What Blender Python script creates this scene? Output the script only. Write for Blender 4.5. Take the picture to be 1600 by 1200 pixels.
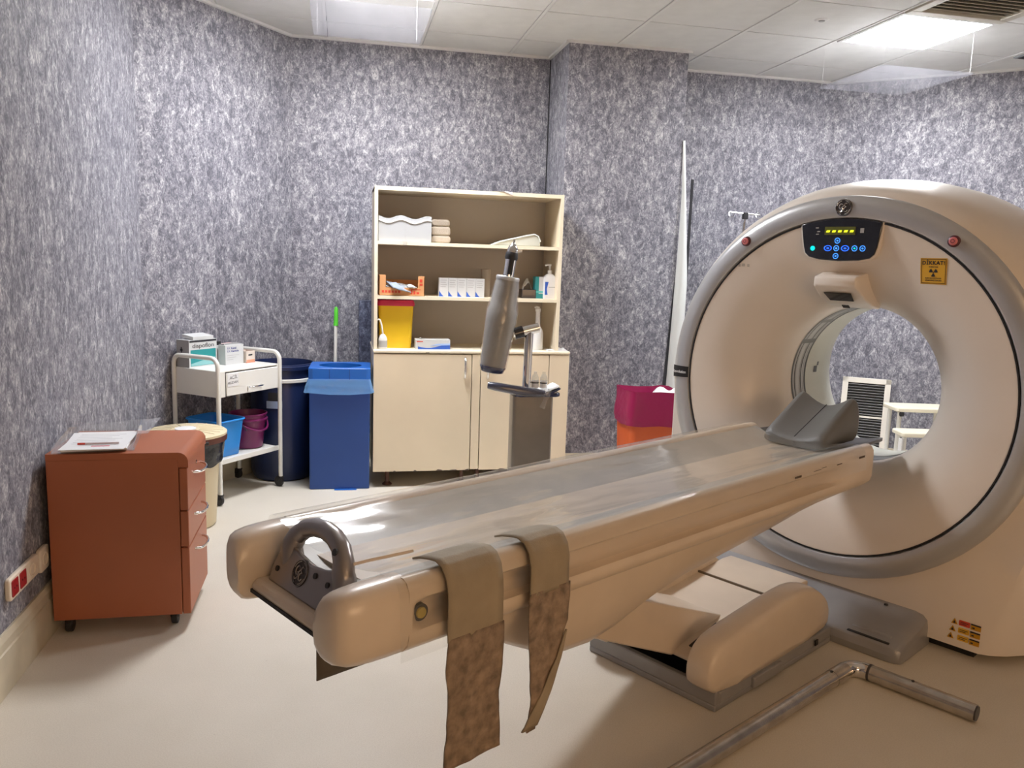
import bpy, bmesh, math, random
from mathutils import Vector, Matrix, noise
random.seed(7)
R = math.radians
for o in list(bpy.data.objects):
    bpy.data.objects.remove(o)
scene = bpy.context.scene
C = scene.collection
PI = math.pi

# ------------------------------------------------------------------ camera
CAM_H = 1.38
yaw, pitch, roll, foc = 0.21188586, -0.14990977, 0.03306873, 1261.617
cd = bpy.data.cameras.new('camera')
cam = bpy.data.objects.new('camera', cd)
C.objects.link(cam)
cd.sensor_fit = 'HORIZONTAL'
cd.sensor_width = 36.0
cd.lens = 36.0 * foc / 1600.0
cd.clip_start = 0.02
fw = Vector((math.sin(yaw) * math.cos(pitch), math.cos(yaw) * math.cos(pitch), math.sin(pitch)))
rt = Vector((math.cos(yaw), -math.sin(yaw), 0))
up = rt.cross(fw)
r2 = rt * math.cos(roll) + up * math.sin(roll)
u2 = -rt * math.sin(roll) + up * math.cos(roll)
cam.matrix_world = Matrix(((r2.x, u2.x, -fw.x, 0), (r2.y, u2.y, -fw.y, 0), (r2.z, u2.z, -fw.z, CAM_H), (0, 0, 0, 1)))
scene.camera = cam

# ------------------------------------------------------------------ light levels, exposure
scene.view_settings.view_transform = 'Standard'
scene.view_settings.look = 'None'
scene.view_settings.gamma = 1.0
scene.view_settings.use_curve_mapping = False
scene.view_settings.exposure = 2.02
w = bpy.data.worlds.new('world')
scene.world = w
w.use_nodes = True
w.node_tree.nodes['Background'].inputs[0].default_value = (0.5, 0.52, 0.55, 1)
w.node_tree.nodes['Background'].inputs[1].default_value = 0.02
LAMP_COOL = ((0.985, 0.985, 1.0), 22.0)      # the two lit panels over the far half of the room
FILL_PANEL = ((1.0, 0.62, 0.33), 1.3)        # warm fill panel added to the near half, behind the camera
FILL_WINDOW = ((1.0, 0.63, 0.34), 1.3)      # warm fill added in the rear wall, shaped as a glowing window

# ------------------------------------------------------------------ material helpers
MATS = {}
def srgb(r, g, b):
    f = lambda c: (c / 255 / 12.92) if c / 255 <= 0.04045 else ((c / 255 + 0.055) / 1.055) ** 2.4
    return (f(r), f(g), f(b))
def new_mat(name):
    m = bpy.data.materials.new(name)
    m.use_nodes = True
    MATS[name] = m
    return m, m.node_tree.nodes, m.node_tree.links, m.node_tree.nodes['Principled BSDF']
def mat(name, col, rough=0.5, metal=0.0, var=0.0, vscale=12.0, bump=0.0, bscale=60.0, coat=0.0, spec=0.5, dark=None):
    m, N, L, b = new_mat(name)
    b.inputs['Base Color'].default_value = (*col, 1)
    b.inputs['Roughness'].default_value = rough
    b.inputs['Metallic'].default_value = metal
    b.inputs['Coat Weight'].default_value = coat
    b.inputs['Specular IOR Level'].default_value = spec
    if var or bump:
        tc = N.new('ShaderNodeTexCoord')
    if var:
        n = N.new('ShaderNodeTexNoise')
        n.inputs['Scale'].default_value = vscale
        n.inputs['Detail'].default_value = 4
        L.new(tc.outputs['Object'], n.inputs['Vector'])
        r = N.new('ShaderNodeValToRGB')
        d = dark or tuple(c * (1 - var) for c in col)
        l = tuple(min(1, c * (1 + var * .6)) for c in col)
        r.color_ramp.elements[0].position = .3
        r.color_ramp.elements[1].position = .7
        r.color_ramp.elements[0].color = (*d, 1)
        r.color_ramp.elements[1].color = (*l, 1)
        L.new(n.outputs['Fac'], r.inputs['Fac'])
        L.new(r.outputs['Color'], b.inputs['Base Color'])
    if bump:
        n2 = N.new('ShaderNodeTexNoise')
        n2.inputs['Scale'].default_value = bscale
        n2.inputs['Detail'].default_value = 3
        L.new(tc.outputs['Object'], n2.inputs['Vector'])
        bp = N.new('ShaderNodeBump')
        bp.inputs['Strength'].default_value = bump
        bp.inputs['Distance'].default_value = 0.004
        L.new(n2.outputs['Fac'], bp.inputs['Height'])
        L.new(bp.outputs['Normal'], b.inputs['Normal'])
    return m
def emit(name, col, s, base=None):
    m, N, L, b = new_mat(name)
    b.inputs['Base Color'].default_value = (*(base or col), 1)
    b.inputs['Emission Color'].default_value = (*col, 1)
    b.inputs['Emission Strength'].default_value = s
    b.inputs['Roughness'].default_value = .4
    return m
def clear(name, tint, gloss_rough, milk, milkcol=(.8, .8, .82), gloss=1.0, bump=0.0, bscale=25.0, translucent=True):
    """a clear sheet: see-through, fresnel gloss, a little milkiness"""
    m, N, L, b = new_mat(name)
    N.remove(b)
    out = N['Material Output']
    tr = N.new('ShaderNodeBsdfTransparent'); tr.inputs[0].default_value = (*tint, 1)
    gl = N.new('ShaderNodeBsdfGlossy'); gl.inputs['Roughness'].default_value = gloss_rough
    gl.inputs['Color'].default_value = (gloss, gloss, gloss, 1)
    df = N.new('ShaderNodeBsdfTranslucent' if translucent else 'ShaderNodeBsdfDiffuse'); df.inputs['Color'].default_value = (*milkcol, 1)
    m1 = N.new('ShaderNodeMixShader'); m1.inputs[0].default_value = milk
    L.new(tr.outputs[0], m1.inputs[1]); L.new(df.outputs[0], m1.inputs[2])
    fr = N.new('ShaderNodeFresnel')
    ge = N.new('ShaderNodeNewGeometry'); io = N.new('ShaderNodeMapRange'); io.inputs['To Min'].default_value = 1.5; io.inputs['To Max'].default_value = 1 / 1.5
    L.new(ge.outputs['Backfacing'], io.inputs['Value']); L.new(io.outputs['Result'], fr.inputs['IOR'])
    m2 = N.new('ShaderNodeMixShader')
    L.new(fr.outputs[0], m2.inputs[0]); L.new(m1.outputs[0], m2.inputs[1]); L.new(gl.outputs[0], m2.inputs[2])
    L.new(m2.outputs[0], out.inputs['Surface'])
    if bump:
        tc = N.new('ShaderNodeTexCoord')
        mp = N.new('ShaderNodeMapping'); mp.inputs['Scale'].default_value = (1.0, .25, 1)
        L.new(tc.outputs['Object'], mp.inputs['Vector'])
        n2 = N.new('ShaderNodeTexNoise'); n2.inputs['Scale'].default_value = bscale; n2.inputs['Detail'].default_value = 2
        L.new(mp.outputs[0], n2.inputs['Vector'])
        bp = N.new('ShaderNodeBump'); bp.inputs['Strength'].default_value = bump; bp.inputs['Distance'].default_value = .01
        L.new(n2.outputs['Fac'], bp.inputs['Height'])
        for x in (gl, fr): L.new(bp.outputs['Normal'], x.inputs['Normal'])
    return m

# wallpaper: mottled grey-lavender
def wallpaper(name, shift=(1, 1, 1)):
    m, N, L, b = new_mat(name)
    tc = N.new('ShaderNodeTexCoord')
    mp = N.new('ShaderNodeMapping'); mp.inputs['Scale'].default_value = (1, 1, .62)
    L.new(tc.outputs['Object'], mp.inputs['Vector'])
    n1 = N.new('ShaderNodeTexNoise'); n1.inputs['Scale'].default_value = 28; n1.inputs['Detail'].default_value = 5; n1.inputs['Roughness'].default_value = .72; n1.inputs['Distortion'].default_value = .8
    n2 = N.new('ShaderNodeTexNoise'); n2.inputs['Scale'].default_value = 7; n2.inputs['Detail'].default_value = 4; n2.inputs['Roughness'].default_value = .6
    n3 = N.new('ShaderNodeTexNoise'); n3.inputs['Scale'].default_value = 62; n3.inputs['Detail'].default_value = 2.5; n3.inputs['Distortion'].default_value = 1.8
    for n in (n1, n2, n3): L.new(mp.outputs[0], n.inputs['Vector'])
    a = N.new('ShaderNodeMath'); a.operation = 'MULTIPLY'; a.inputs[1].default_value = .5; L.new(n1.outputs['Fac'], a.inputs[0])
    c = N.new('ShaderNodeMath'); c.operation = 'MULTIPLY_ADD'; c.inputs[1].default_value = .12; L.new(n2.outputs['Fac'], c.inputs[0]); L.new(a.outputs[0], c.inputs[2])
    d = N.new('ShaderNodeMath'); d.operation = 'MULTIPLY_ADD'; d.inputs[1].default_value = .36; L.new(n3.outputs['Fac'], d.inputs[0]); L.new(c.outputs[0], d.inputs[2])
    r = N.new('ShaderNodeValToRGB')
    e = r.color_ramp.elements
    e[0].position = .40; e[0].color = (.115 * shift[0], .114 * shift[1], .137 * shift[2], 1)
    e[1].position = .60; e[1].color = (.52 * shift[0], .51 * shift[1], .53 * shift[2], 1)
    for p, k in ((.455, (.175, .173, .205)), (.50, (.24, .236, .268)), (.55, (.335, .33, .36))):
        x = e.new(p); x.color = (k[0] * shift[0], k[1] * shift[1], k[2] * shift[2], 1)
    L.new(d.outputs[0], r.inputs['Fac'])
    L.new(r.outputs['Color'], b.inputs['Base Color'])
    b.inputs['Roughness'].default_value = .62
    b.inputs['Specular IOR Level'].default_value = .25
    bp = N.new('ShaderNodeBump'); bp.inputs['Strength'].default_value = .25; bp.inputs['Distance'].default_value = .003
    L.new(n3.outputs['Fac'], bp.inputs['Height']); L.new(bp.outputs['Normal'], b.inputs['Normal'])
    return m
WALL = wallpaper('wallpaper')
WALL_B = wallpaper('wallpaper_blue', (.5, .56, .72))

def floor_mat():
    m, N, L, b = new_mat('vinyl_floor')
    tc = N.new('ShaderNodeTexCoord')
    n1 = N.new('ShaderNodeTexNoise'); n1.inputs['Scale'].default_value = 2.2; n1.inputs['Detail'].default_value = 5
    n2 = N.new('ShaderNodeTexNoise'); n2.inputs['Scale'].default_value = 260; n2.inputs['Detail'].default_value = 2
    n3 = N.new('ShaderNodeTexVoronoi'); n3.inputs['Scale'].default_value = 5.5
    for n in (n1, n2, n3): L.new(tc.outputs['Object'], n.inputs['Vector'])
    r = N.new('ShaderNodeValToRGB'); e = r.color_ramp.elements
    e[0].position = .3; e[0].color = (.66, .61, .52, 1); e[1].position = .7; e[1].color = (.73, .68, .59, 1)
    L.new(n1.outputs['Fac'], r.inputs['Fac'])
    mx = N.new('ShaderNodeMix'); mx.data_type = 'RGBA'; mx.blend_type = 'MULTIPLY'; mx.inputs[0].default_value = .3
    r2_ = N.new('ShaderNodeValToRGB'); r2_.color_ramp.elements[0].position = .35; r2_.color_ramp.elements[1].position = .6
    r2_.color_ramp.elements[0].color = (.72, .7, .66, 1)
    L.new(n2.outputs['Fac'], r2_.inputs['Fac'])
    L.new(r.outputs['Color'], mx.inputs[6]); L.new(r2_.outputs['Color'], mx.inputs[7])
    # scattered specks of dirt
    r3 = N.new('ShaderNodeValToRGB'); r3.color_ramp.elements[0].position = .012; r3.color_ramp.elements[1].position = .022
    r3.color_ramp.elements[0].color = (.25, .18, .13, 1); r3.color_ramp.elements[1].color = (1, 1, 1, 1)
    L.new(n3.outputs['Distance'], r3.inputs['Fac'])
    m2 = N.new('ShaderNodeMix'); m2.data_type = 'RGBA'; m2.blend_type = 'MULTIPLY'; m2.inputs[0].default_value = .8
    L.new(mx.outputs[2], m2.inputs[6]); L.new(r3.outputs['Color'], m2.inputs[7])
    L.new(m2.outputs[2], b.inputs['Base Color'])
    b.inputs['Roughness'].default_value = .42
    b.inputs['Specular IOR Level'].default_value = .35
    return m
FLOOR = floor_mat()

TILE = mat('ceiling_tile', (.66, .66, .645), .9, var=.05, vscale=9, bump=.25, bscale=160)
CTEE = mat('cross_tee', (.30, .30, .29), .6)
TBAR = mat('white_grid_metal', (.66, .66, .65), .45)
GAP = mat('dark_gap', (.03, .03, .035), .9)
BASEB = mat('cream_baseboard', (.60, .54, .41), .45, var=.12, vscale=9)
CREAM = mat('cream_laminate', (.76, .65, .48), .4, var=.05, vscale=3)
CREAM_E = mat('cream_edge', (.82, .74, .57), .4)
CHIP = mat('raw_chipboard', (.10, .07, .05), .9, var=.4, vscale=80)
GAN = mat('gantry_cream', (.76, .69, .615), .38, var=.025, vscale=4, coat=.15)
GANR = mat('gantry_rear', (.30, .33, .33), .25, coat=.4)
SILV = mat('silver_plastic', (.52, .525, .535), .30, metal=.5)
BASEG = mat('grey_base', (.30, .30, .31), .34, metal=.15, var=.08, vscale=10)
BLK = mat('black_rubber', (.014, .014, .016), .5)
BLKG = mat('black_gloss', (.012, .014, .022), .18, coat=.5)
TABLE = mat('table_cream', (.70, .60, .49), .32, var=.05, vscale=7, coat=.2)
CRADLE = mat('cradle_grey_vinyl', (.47, .45, .415), .42, var=.1, vscale=10)
BOARD = mat('cradle_board', (.10, .095, .088), .35)
METAL = mat('cast_metal', (.34, .31, .30), .3, metal=.8)
DMETAL = mat('dark_metal', (.08, .075, .075), .35, metal=.7)
CHROME = mat('chrome', (.80, .80, .80), .10, metal=1.0)
STEEL = mat('worn_steel', (.56, .53, .49), .26, metal=.9, var=.2, vscale=22)
HEAD = mat('headrest_grey', (.145, .145, .14), .5, bump=.08, bscale=200)
STRAP = mat('strap_fabric', (.34, .285, .205), .75, var=.12, vscale=14, bump=.2, bscale=300)
VELC = mat('strap_worn', (.29, .215, .155), .5, var=.45, vscale=42, bump=1.0, bscale=45)
STRAPD = mat('strap_dark', (.12, .095, .065), .8, bump=.2, bscale=300)
ORANGE = mat('terracotta_laminate', (.38, .115, .048), .42, var=.06, vscale=2.5)
BLUE = mat('blue_board', (.018, .065, .26), .45, var=.1, vscale=3)
BLUEL = mat('blue_lid', (.012, .125, .50), .35, var=.06, vscale=5)
NAVY = mat('navy_barrel', (.010, .020, .075), .33)
NAVYP = mat('navy_plastic', (.012, .018, .07), .25, coat=.4)
WHITE = mat('white_enamel', (.76, .75, .70), .35, var=.03, vscale=6)
PAPER = mat('white_paper', (.74, .74, .74), .7)
WBOX = mat('white_card', (.58, .59, .59), .6)
GREYC = mat('grey_card', (.34, .34, .34), .6)
TEAL = mat('teal_print', (.02, .27, .28), .5)
BLUEP = mat('blue_print', (.03, .11, .50), .5)
REDP = mat('red_print', (.62, .06, .03), .5)
GREYP = mat('grey_print', (.42, .42, .42), .6)
INK = mat('black_ink', (.02, .02, .025), .6)
BLUEINK = mat('blue_ink', (.03, .04, .22), .6)
BUCKB = mat('sky_blue_plastic', (.02, .25, .70), .35)
PURP = mat('magenta_plastic', (.17, .012, .09), .32)
BEIGEP = mat('beige_plastic', (.70, .60, .40), .42)
BROWNP = mat('brown_plastic', (.10, .028, .016), .4)
BAGK = mat('black_bag', (.016, .016, .018), .24, bump=.9, bscale=34)
BAGR = mat('magenta_bag', (.30, .012, .075), .28, bump=.8, bscale=30)
REDO = mat('red_orange_plastic', (.62, .11, .025), .4)
YEL = mat('yellow_plastic', (.86, .56, .012), .42, var=.05, vscale=8)
REDL = mat('crimson_lid', (.60, .02, .09), .38)
CARD = mat('orange_card', (.66, .33, .14), .65)
TOWEL = mat('beige_towel', (.42, .36, .29), .9, bump=.4, bscale=160)
INJ = mat('injector_grey', (.29, .275, .25), .3, var=.08, vscale=10, coat=.6)
INJC = mat('injector_column', (.23, .205, .18), .33, metal=.3, var=.1, vscale=8, coat=.4)
GREEN = mat('green_plastic', (.10, .60, .04), .4)
SIGN = mat('yellow_sticker', (.74, .42, .03), .45)
AMBER = mat('amber_label', (.55, .27, .01), .45)
PINK = mat('pink_button', (.72, .22, .24), .35)
MAROON = mat('maroon_ring', (.09, .02, .03), .4)
SOCKET = mat('socket_cream', (.80, .70, .57), .35)
SOCKR = mat('socket_red', (.32, .012, .018), .3)
CAST = mat('caster_black', (.015, .013, .013), .45)
CLEARP = clear('clear_plastic', (.96, .97, .98), .06, .10, (.75, .75, .77), bump=.1, translucent=False)
SHEET = clear('clear_vinyl_sheet', (.97, .965, .95), .13, .06, (.6, .57, .5), bump=.35, bscale=16, translucent=False)
WRAP = clear('plastic_wrap', (.96, .96, .96), .12, .06, (.7, .7, .7), bump=.5, bscale=40, translucent=False)
BAGB = clear('blue_bag_film', (.30, .58, .92), .2, .45, (.20, .45, .85), bump=.8, bscale=30, translucent=False)
ACRYL = clear('acrylic_sheet', (.95, .955, .97), .15, .0022, (.80, .84, .95))
GLASSV = clear('vial_glass', (.92, .94, .95), .04, .14, (.8, .8, .8), translucent=False)

# ------------------------------------------------------------------ mesh helpers
class MB:
    def __init__(s): s.v = []; s.f = []
    def add(s, vs, fs):
        n = len(s.v); s.v += [tuple(v) for v in vs]; s.f += [tuple(i + n for i in f) for f in fs]; return s
    def box(s, x0, x1, y0, y1, z0, z1):
        return s.add([(x0, y0, z0), (x1, y0, z0), (x1, y1, z0), (x0, y1, z0), (x0, y0, z1), (x1, y0, z1), (x1, y1, z1), (x0, y1, z1)],
                     [(0, 3, 2, 1), (4, 5, 6, 7), (0, 1, 5, 4), (1, 2, 6, 5), (2, 3, 7, 6), (3, 0, 4, 7)])
    def prism(s, poly, axis, d0, d1):
        """poly of 2-D points; axis 'x': (y,z), 'y': (x,z), 'z': (x,y)"""
        def P(p, d): return {'x': (d, p[0], p[1]), 'y': (p[0], d, p[1]), 'z': (p[0], p[1], d)}[axis]
        n = len(poly)
        vs = [P(p, d0) for p in poly] + [P(p, d1) for p in poly]
        fs = [tuple(range(n)), tuple(range(2 * n - 1, n - 1, -1))] + [(i, (i + 1) % n, n + (i + 1) % n, n + i) for i in range(n)]
        return s.add(vs, fs)
    def loft(s, secs, cap=True, closed=True):
        n = len(secs[0]); vs = [p for q in secs for p in q]; fs = []
        for k in range(len(secs) - 1):
            for i in range(n if closed else n - 1):
                j = (i + 1) % n
                fs.append((k * n + i, k * n + j, (k + 1) * n + j, (k + 1) * n + i))
        if cap:
            fs.append(tuple(range(n))); fs.append(tuple((len(secs) - 1) * n + i for i in range(n - 1, -1, -1)))
        return s.add(vs, fs)
    def cyl(s, p0, p1, r0, r1=None, n=20, cap=True):
        p0 = Vector(p0); p1 = Vector(p1); r1 = r0 if r1 is None else r1
        d = (p1 - p0).normalized(); a = d.orthogonal().normalized(); b = d.cross(a)
        ring = lambda c, r: [c + (a * math.cos(2 * PI * i / n) + b * math.sin(2 * PI * i / n)) * r for i in range(n)]
        return s.loft([ring(p0, r0), ring(p1, r1)], cap)
    def tube(s, pts, r, n=10, cap=True):
        pts = [Vector(p) for p in pts]; secs = []; a = None
        for i, p in enumerate(pts):
            d = (pts[min(i + 1, len(pts) - 1)] - pts[max(i - 1, 0)]).normalized()
            a = (a - d * a.dot(d)).normalized() if a is not None else d.orthogonal().normalized()
            b = d.cross(a); rr = r[i] if isinstance(r, (list, tuple)) else r
            secs.append([p + (a * math.cos(2 * PI * k / n) + b * math.sin(2 * PI * k / n)) * rr for k in range(n)])
        return s.loft(secs, cap)
    def lathe(s, prof, c=(0, 0, 0), n=32, axis='z', cap=False, a0=0, a1=2 * PI, sq=None):
        """prof: (r, h) pairs"""
        full = abs(a1 - a0 - 2 * PI) < 1e-6; m = n if full else n + 1
        secs = []
        for r, h in prof:
            q = []
            for i in range(m):
                t = a0 + (a1 - a0) * i / n
                x, y = r * math.cos(t), r * math.sin(t)
                if sq:
                    k = (abs(math.cos(t)) ** sq + abs(math.sin(t)) ** sq) ** (-1 / sq); x *= k; y *= k
                q.append({'z': (c[0] + x, c[1] + y, c[2] + h), 'y': (c[0] + x, c[1] + h, c[2] + y), 'x': (c[0] + h, c[1] + x, c[2] + y)}[axis])
            secs.append(q)
        return s.loft(secs, cap, full)
    def grid(s, fn, nu, nv):
        vs = [fn(i / nu, j / nv) for i in range(nu + 1) for j in range(nv + 1)]
        fs = [(i * (nv + 1) + j, (i + 1) * (nv + 1) + j, (i + 1) * (nv + 1) + j + 1, i * (nv + 1) + j + 1) for i in range(nu) for j in range(nv)]
        return s.add(vs, fs)
    def move(s, d): s.v = [(v[0] + d[0], v[1] + d[1], v[2] + d[2]) for v in s.v]; return s
    def xf(s, M): s.v = [tuple(M @ Vector(v)) for v in s.v]; return s
    def build(s, name, m, parent=None, bevel=0, seg=2, smooth=35, solid=0, label=None, kind=None, subd=0):
        me = bpy.data.meshes.new(name)
        me.from_pydata([tuple(v) for v in s.v], [], s.f)
        bm = bmesh.new(); bm.from_mesh(me)
        bmesh.ops.recalc_face_normals(bm, faces=bm.faces)
        bm.to_mesh(me); bm.free()
        me.materials.append(m)
        if smooth:
            me.shade_smooth(); me.set_sharp_from_angle(angle=R(smooth))
        o = bpy.data.objects.new(name, me); C.objects.link(o)
        if parent: o.parent = parent
        if solid:
            md = o.modifiers.new('solid', 'SOLIDIFY'); md.thickness = solid; md.offset = 0
        if bevel:
            md = o.modifiers.new('bevel', 'BEVEL'); md.width = bevel; md.segments = seg; md.limit_method = 'ANGLE'; md.angle_limit = R(40); md.harden_normals = False
        if subd:
            md = o.modifiers.new('sub', 'SUBSURF'); md.levels = subd; md.render_levels = subd
        if label: o['label'] = label
        if kind: o['kind'] = kind
        return o
def thing(name, label, cat, loc=(0, 0, 0), rz=0, group=None):
    o = bpy.data.objects.new(name, None); C.objects.link(o)
    o.location = loc; o.rotation_euler = (0, 0, rz); o.empty_display_size = .05
    o['label'] = label; o['category'] = cat
    if group: o['group'] = group
    return o
def tag(o, label, cat, group=None):
    o['label'] = label; o['category'] = cat
    if group: o['group'] = group
    return o
def B(x0, x1, y0, y1, z0, z1): return MB().box(x0, x1, y0, y1, z0, z1)
def rrect(x0, x1, y0, y1, r, n=5):
    pts = []
    for cx, cy, a in ((x1 - r, y1 - r, 0), (x0 + r, y1 - r, 90), (x0 + r, y0 + r, 180), (x1 - r, y0 + r, 270)):
        for i in range(n + 1):
            t = R(a + 90 * i / n); pts.append((cx + r * math.cos(t), cy + r * math.sin(t)))
    return pts
def text_mesh(body, size, spacing=1.0, shear=0.0, bold=0.0, align='CENTER'):
    cu = bpy.data.curves.new('lettering', 'FONT')
    cu.body = body; cu.size = size; cu.align_x = align; cu.align_y = 'CENTER'; cu.space_character = spacing; cu.shear = shear; cu.offset = bold
    cu.resolution_u = 3
    ob = bpy.data.objects.new('lettering', cu); C.objects.link(ob)
    me = bpy.data.meshes.new_from_object(ob.evaluated_get(bpy.context.evaluated_depsgraph_get()))
    vs = [tuple(v.co) for v in me.vertices]; fs = [tuple(p.vertices) for p in me.polygons]
    bpy.data.objects.remove(ob); bpy.data.curves.remove(cu); bpy.data.meshes.remove(me)
    return vs, fs
def lettering(name, body, size, m, parent, fn, **kw):
    """fn maps flat (x, y) of the text to a 3-D point"""
    vs, fs = text_mesh(body, size, **kw)
    b = MB(); b.add([fn(v[0], v[1]) for v in vs], fs)
    return b.build(name, m, parent, smooth=0)

# ------------------------------------------------------------------ room shell
CEIL = 2.757
ROOM = [(-1.03, -1.9), (4.8, -1.9), (4.8, 4.46), (3.56, 5.575), (-.311, 5.575), (-1.03, 4.625)]
def structure(o): o['kind'] = 'structure'; return o
fl = MB(); fl.add([(x, y, 0) for x, y in ROOM] + [(x, y, -.08) for x, y in ROOM], [tuple(range(6)), tuple(range(11, 5, -1))] + [(i, (i + 1) % 6, 6 + (i + 1) % 6, 6 + i) for i in range(6)])
structure(fl.build('floor', FLOOR, smooth=0))
def wall(name, p, q, m=WALL):
    d = Vector((q[0] - p[0], q[1] - p[1], 0)).normalized(); n = Vector((d.y, -d.x, 0)) * .1
    a = Vector((*p, 0)); b = Vector((*q, 0)); poly = [(v.x, v.y) for v in (a, b, b + n, a + n)]
    return structure(MB().prism(poly, 'z', 0, CEIL + .12).build(name, m, smooth=0))
names = ['wall_rear', 'wall_right', 'wall_oblique_right', 'wall_back', 'wall_oblique_left', 'wall_left']
WALLS = {}
for i in range(6):
    WALLS[names[i]] = wall(names[i], ROOM[i], ROOM[(i + 1) % 6])
structure(B(1.395, 2.192, 5.115, 5.575, 0, CEIL).build('wall_column', WALL, smooth=0))
# added window shape with glowing panes in the rear wall, a warm fill light
wn = structure(thing('fill_window_1', 'added glowing window shape in the rear wall, warm fill light', 'window', (1.6, -1.9, 1.45)))
del wn['label']; del wn['category']
f = MB()
for a, b, c, d in ((-1.3, 1.3, -.62, -.55), (-1.3, 1.3, .55, .62), (-1.3, -1.22, -.55, .55), (1.22, 1.3, -.55, .55), (-.03, .03, -.55, .55)): f.box(a, b, 0, .05, c, d)
f.build('fill_window_frame', TBAR, wn, bevel=.004)
for a, b in ((-1.22, -.03), (.03, 1.22)): B(a, b, .01, .02, -.55, .55).build('fill_window_pane', emit('fill_window_glow', *FILL_WINDOW, (.3, .3, .3)) if 'fill_window_glow' not in MATS else MATS['fill_window_glow'], wn, smooth=0)
# baseboards
def baseboard(name, p, q, h=.185, t=.02):
    d = Vector((q[0] - p[0], q[1] - p[1], 0)); L_ = d.length; d.normalize(); n = Vector((-d.y, d.x, 0))
    M = Matrix(((d.x, n.x, 0, p[0]), (d.y, n.y, 0, p[1]), (0, 0, 1, 0), (0, 0, 0, 1)))
    prof = [(0, 0), (t, 0), (t, h - .05), (t * .75, h - .047), (t * .75, h - .02), (t * .4, h), (0, h)]
    o = MB().prism(prof, 'x', 0, L_).xf(M).build(name, BASEB, smooth=0)
    return structure(o)
baseboard('baseboard_left', (-1.03, 4.6), (-1.03, -1.9)[0:2])
baseboard('baseboard_oblique_left', (-.33, 5.55), (-1.03, 4.625))
baseboard('baseboard_back', (1.395, 5.575), (-.311, 5.575))
baseboard('baseboard_column', (2.192, 5.115), (1.395, 5.115), h=.118, t=.015)
baseboard('baseboard_far', (3.56, 5.575), (2.192, 5.575))
baseboard('baseboard_oblique_right', (4.8, 4.46), (3.56, 5.575), h=.10)
baseboard('baseboard_right', (4.8, -1.9), (4.8, 4.46))

# ceiling: slab above, hanging grid and single tiles
ceil = structure(MB().prism([(-1.15, -2.0), (4.95, -2.0), (4.95, 5.7), (-1.15, 5.7)], 'z', CEIL + .06, CEIL + .12).build('ceiling', TILE, smooth=0))
GX, GY = -.0912, 4.5963
def clip(poly):
    out = poly
    for i in range(6):
        ax, ay = ROOM[i]; bx, by = ROOM[(i + 1) % 6]
        side = lambda p: (bx - ax) * (p[1] - ay) - (by - ay) * (p[0] - ax)
        src = out; out = []
        for k in range(len(src)):
            p, q = src[k], src[(k + 1) % len(src)]
            sp, sq_ = side(p), side(q)
            if sp >= 0: out.append(p)
            if (sp >= 0) != (sq_ >= 0):
                t = sp / (sp - sq_); out.append((p[0] + (q[0] - p[0]) * t, p[1] + (q[1] - p[1]) * t))
        if len(out) < 3: return None
    return out
LIGHTS = {(0, -1): 'cool', (5, -1): 'cool', (3, -9): 'warm'}
VENTS = {(5, -2)}
tile_mesh = None
for i in range(-2, 9):
    for j in range(-11, 2):
        if (i, j) in LIGHTS or (i, j) in VENTS: continue
        x0, x1, y0, y1 = GX + .6 * i + .012, GX + .6 * (i + 1) - .012, GY + .6 * j + .004, GY + .6 * (j + 1) - .004
        pl = clip([(x0, y0), (x1, y0), (x1, y1), (x0, y1)])
        if not pl: continue
        if len(pl) == 4 and abs(pl[0][0] - x0) < 1e-6 and abs(pl[2][0] - x1) < 1e-6 and abs(pl[2][1] - y1) < 1e-6 and abs(pl[0][1] - y0) < 1e-6:
            if tile_mesh is None:
                o = B(x0 - x0, x1 - x0, 0, y1 - y0, 0, .015).build('ceiling_tile', TILE, ceil, smooth=0); tile_mesh = o.data
            else:
                o = bpy.data.objects.new('ceiling_tile', tile_mesh); C.objects.link(o); o.parent = ceil
            o.location = (x0, y0, CEIL)
        else:
            MB().prism(pl, 'z', CEIL, CEIL + .015).build('ceiling_tile', TILE, ceil, smooth=0)
for i in range(-1, 9):                       # main runners, running into the depth of the room
    x = GX + .6 * i
    pl = clip([(x - .011, -1.9), (x + .007, -1.9), (x + .007, 5.58), (x - .011, 5.58)])
    if pl: MB().prism(pl, 'z', CEIL - .005, CEIL + .03).build('ceiling_runner', TBAR, ceil, smooth=0)
for j in range(-10, 2):                      # thin cross tees
    y = GY + .6 * j
    pl = clip([(-1.03, y - .005), (4.8, y - .005), (4.8, y + .005), (-1.03, y + .005)])
    if pl: MB().prism(pl, 'z', CEIL + .004, CEIL + .03).build('ceiling_cross_tee', CTEE, ceil, smooth=0)
# edge trim where ceiling meets the walls and column
tn = 0
def trim(p, q):
    global tn
    tn += 1
    d = Vector((q[0] - p[0], q[1] - p[1], 0)); L_ = d.length; d.normalize(); n = Vector((-d.y, d.x, 0))
    M = Matrix(((d.x, n.x, 0, p[0]), (d.y, n.y, 0, p[1]), (0, 0, 1, 0), (0, 0, 0, 1)))
    structure(B(0, L_, 0, .022, CEIL - .014, CEIL + .002).xf(M).build('trim_%d' % tn, TBAR, smooth=0))
trim((-.311, 5.575), (-1.03, 4.625)); trim((1.395, 5.575), (-.311, 5.575)); trim((3.56, 5.575), (2.192, 5.575)); trim((4.8, 4.46), (3.56, 5.575))
trim((2.2, 5.115), (1.387, 5.115)); trim((1.395, 5.1), (1.395, 5.575)); trim((2.192, 5.575), (2.192, 5.1))
trim((-1.03, 4.62), (-1.03, -1.9))
# dark line in the corner by the column
structure(B(1.388, 1.3945, 5.566, 5.574, .12, CEIL - .02).build('trim_corner', GAP, smooth=0))

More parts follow.
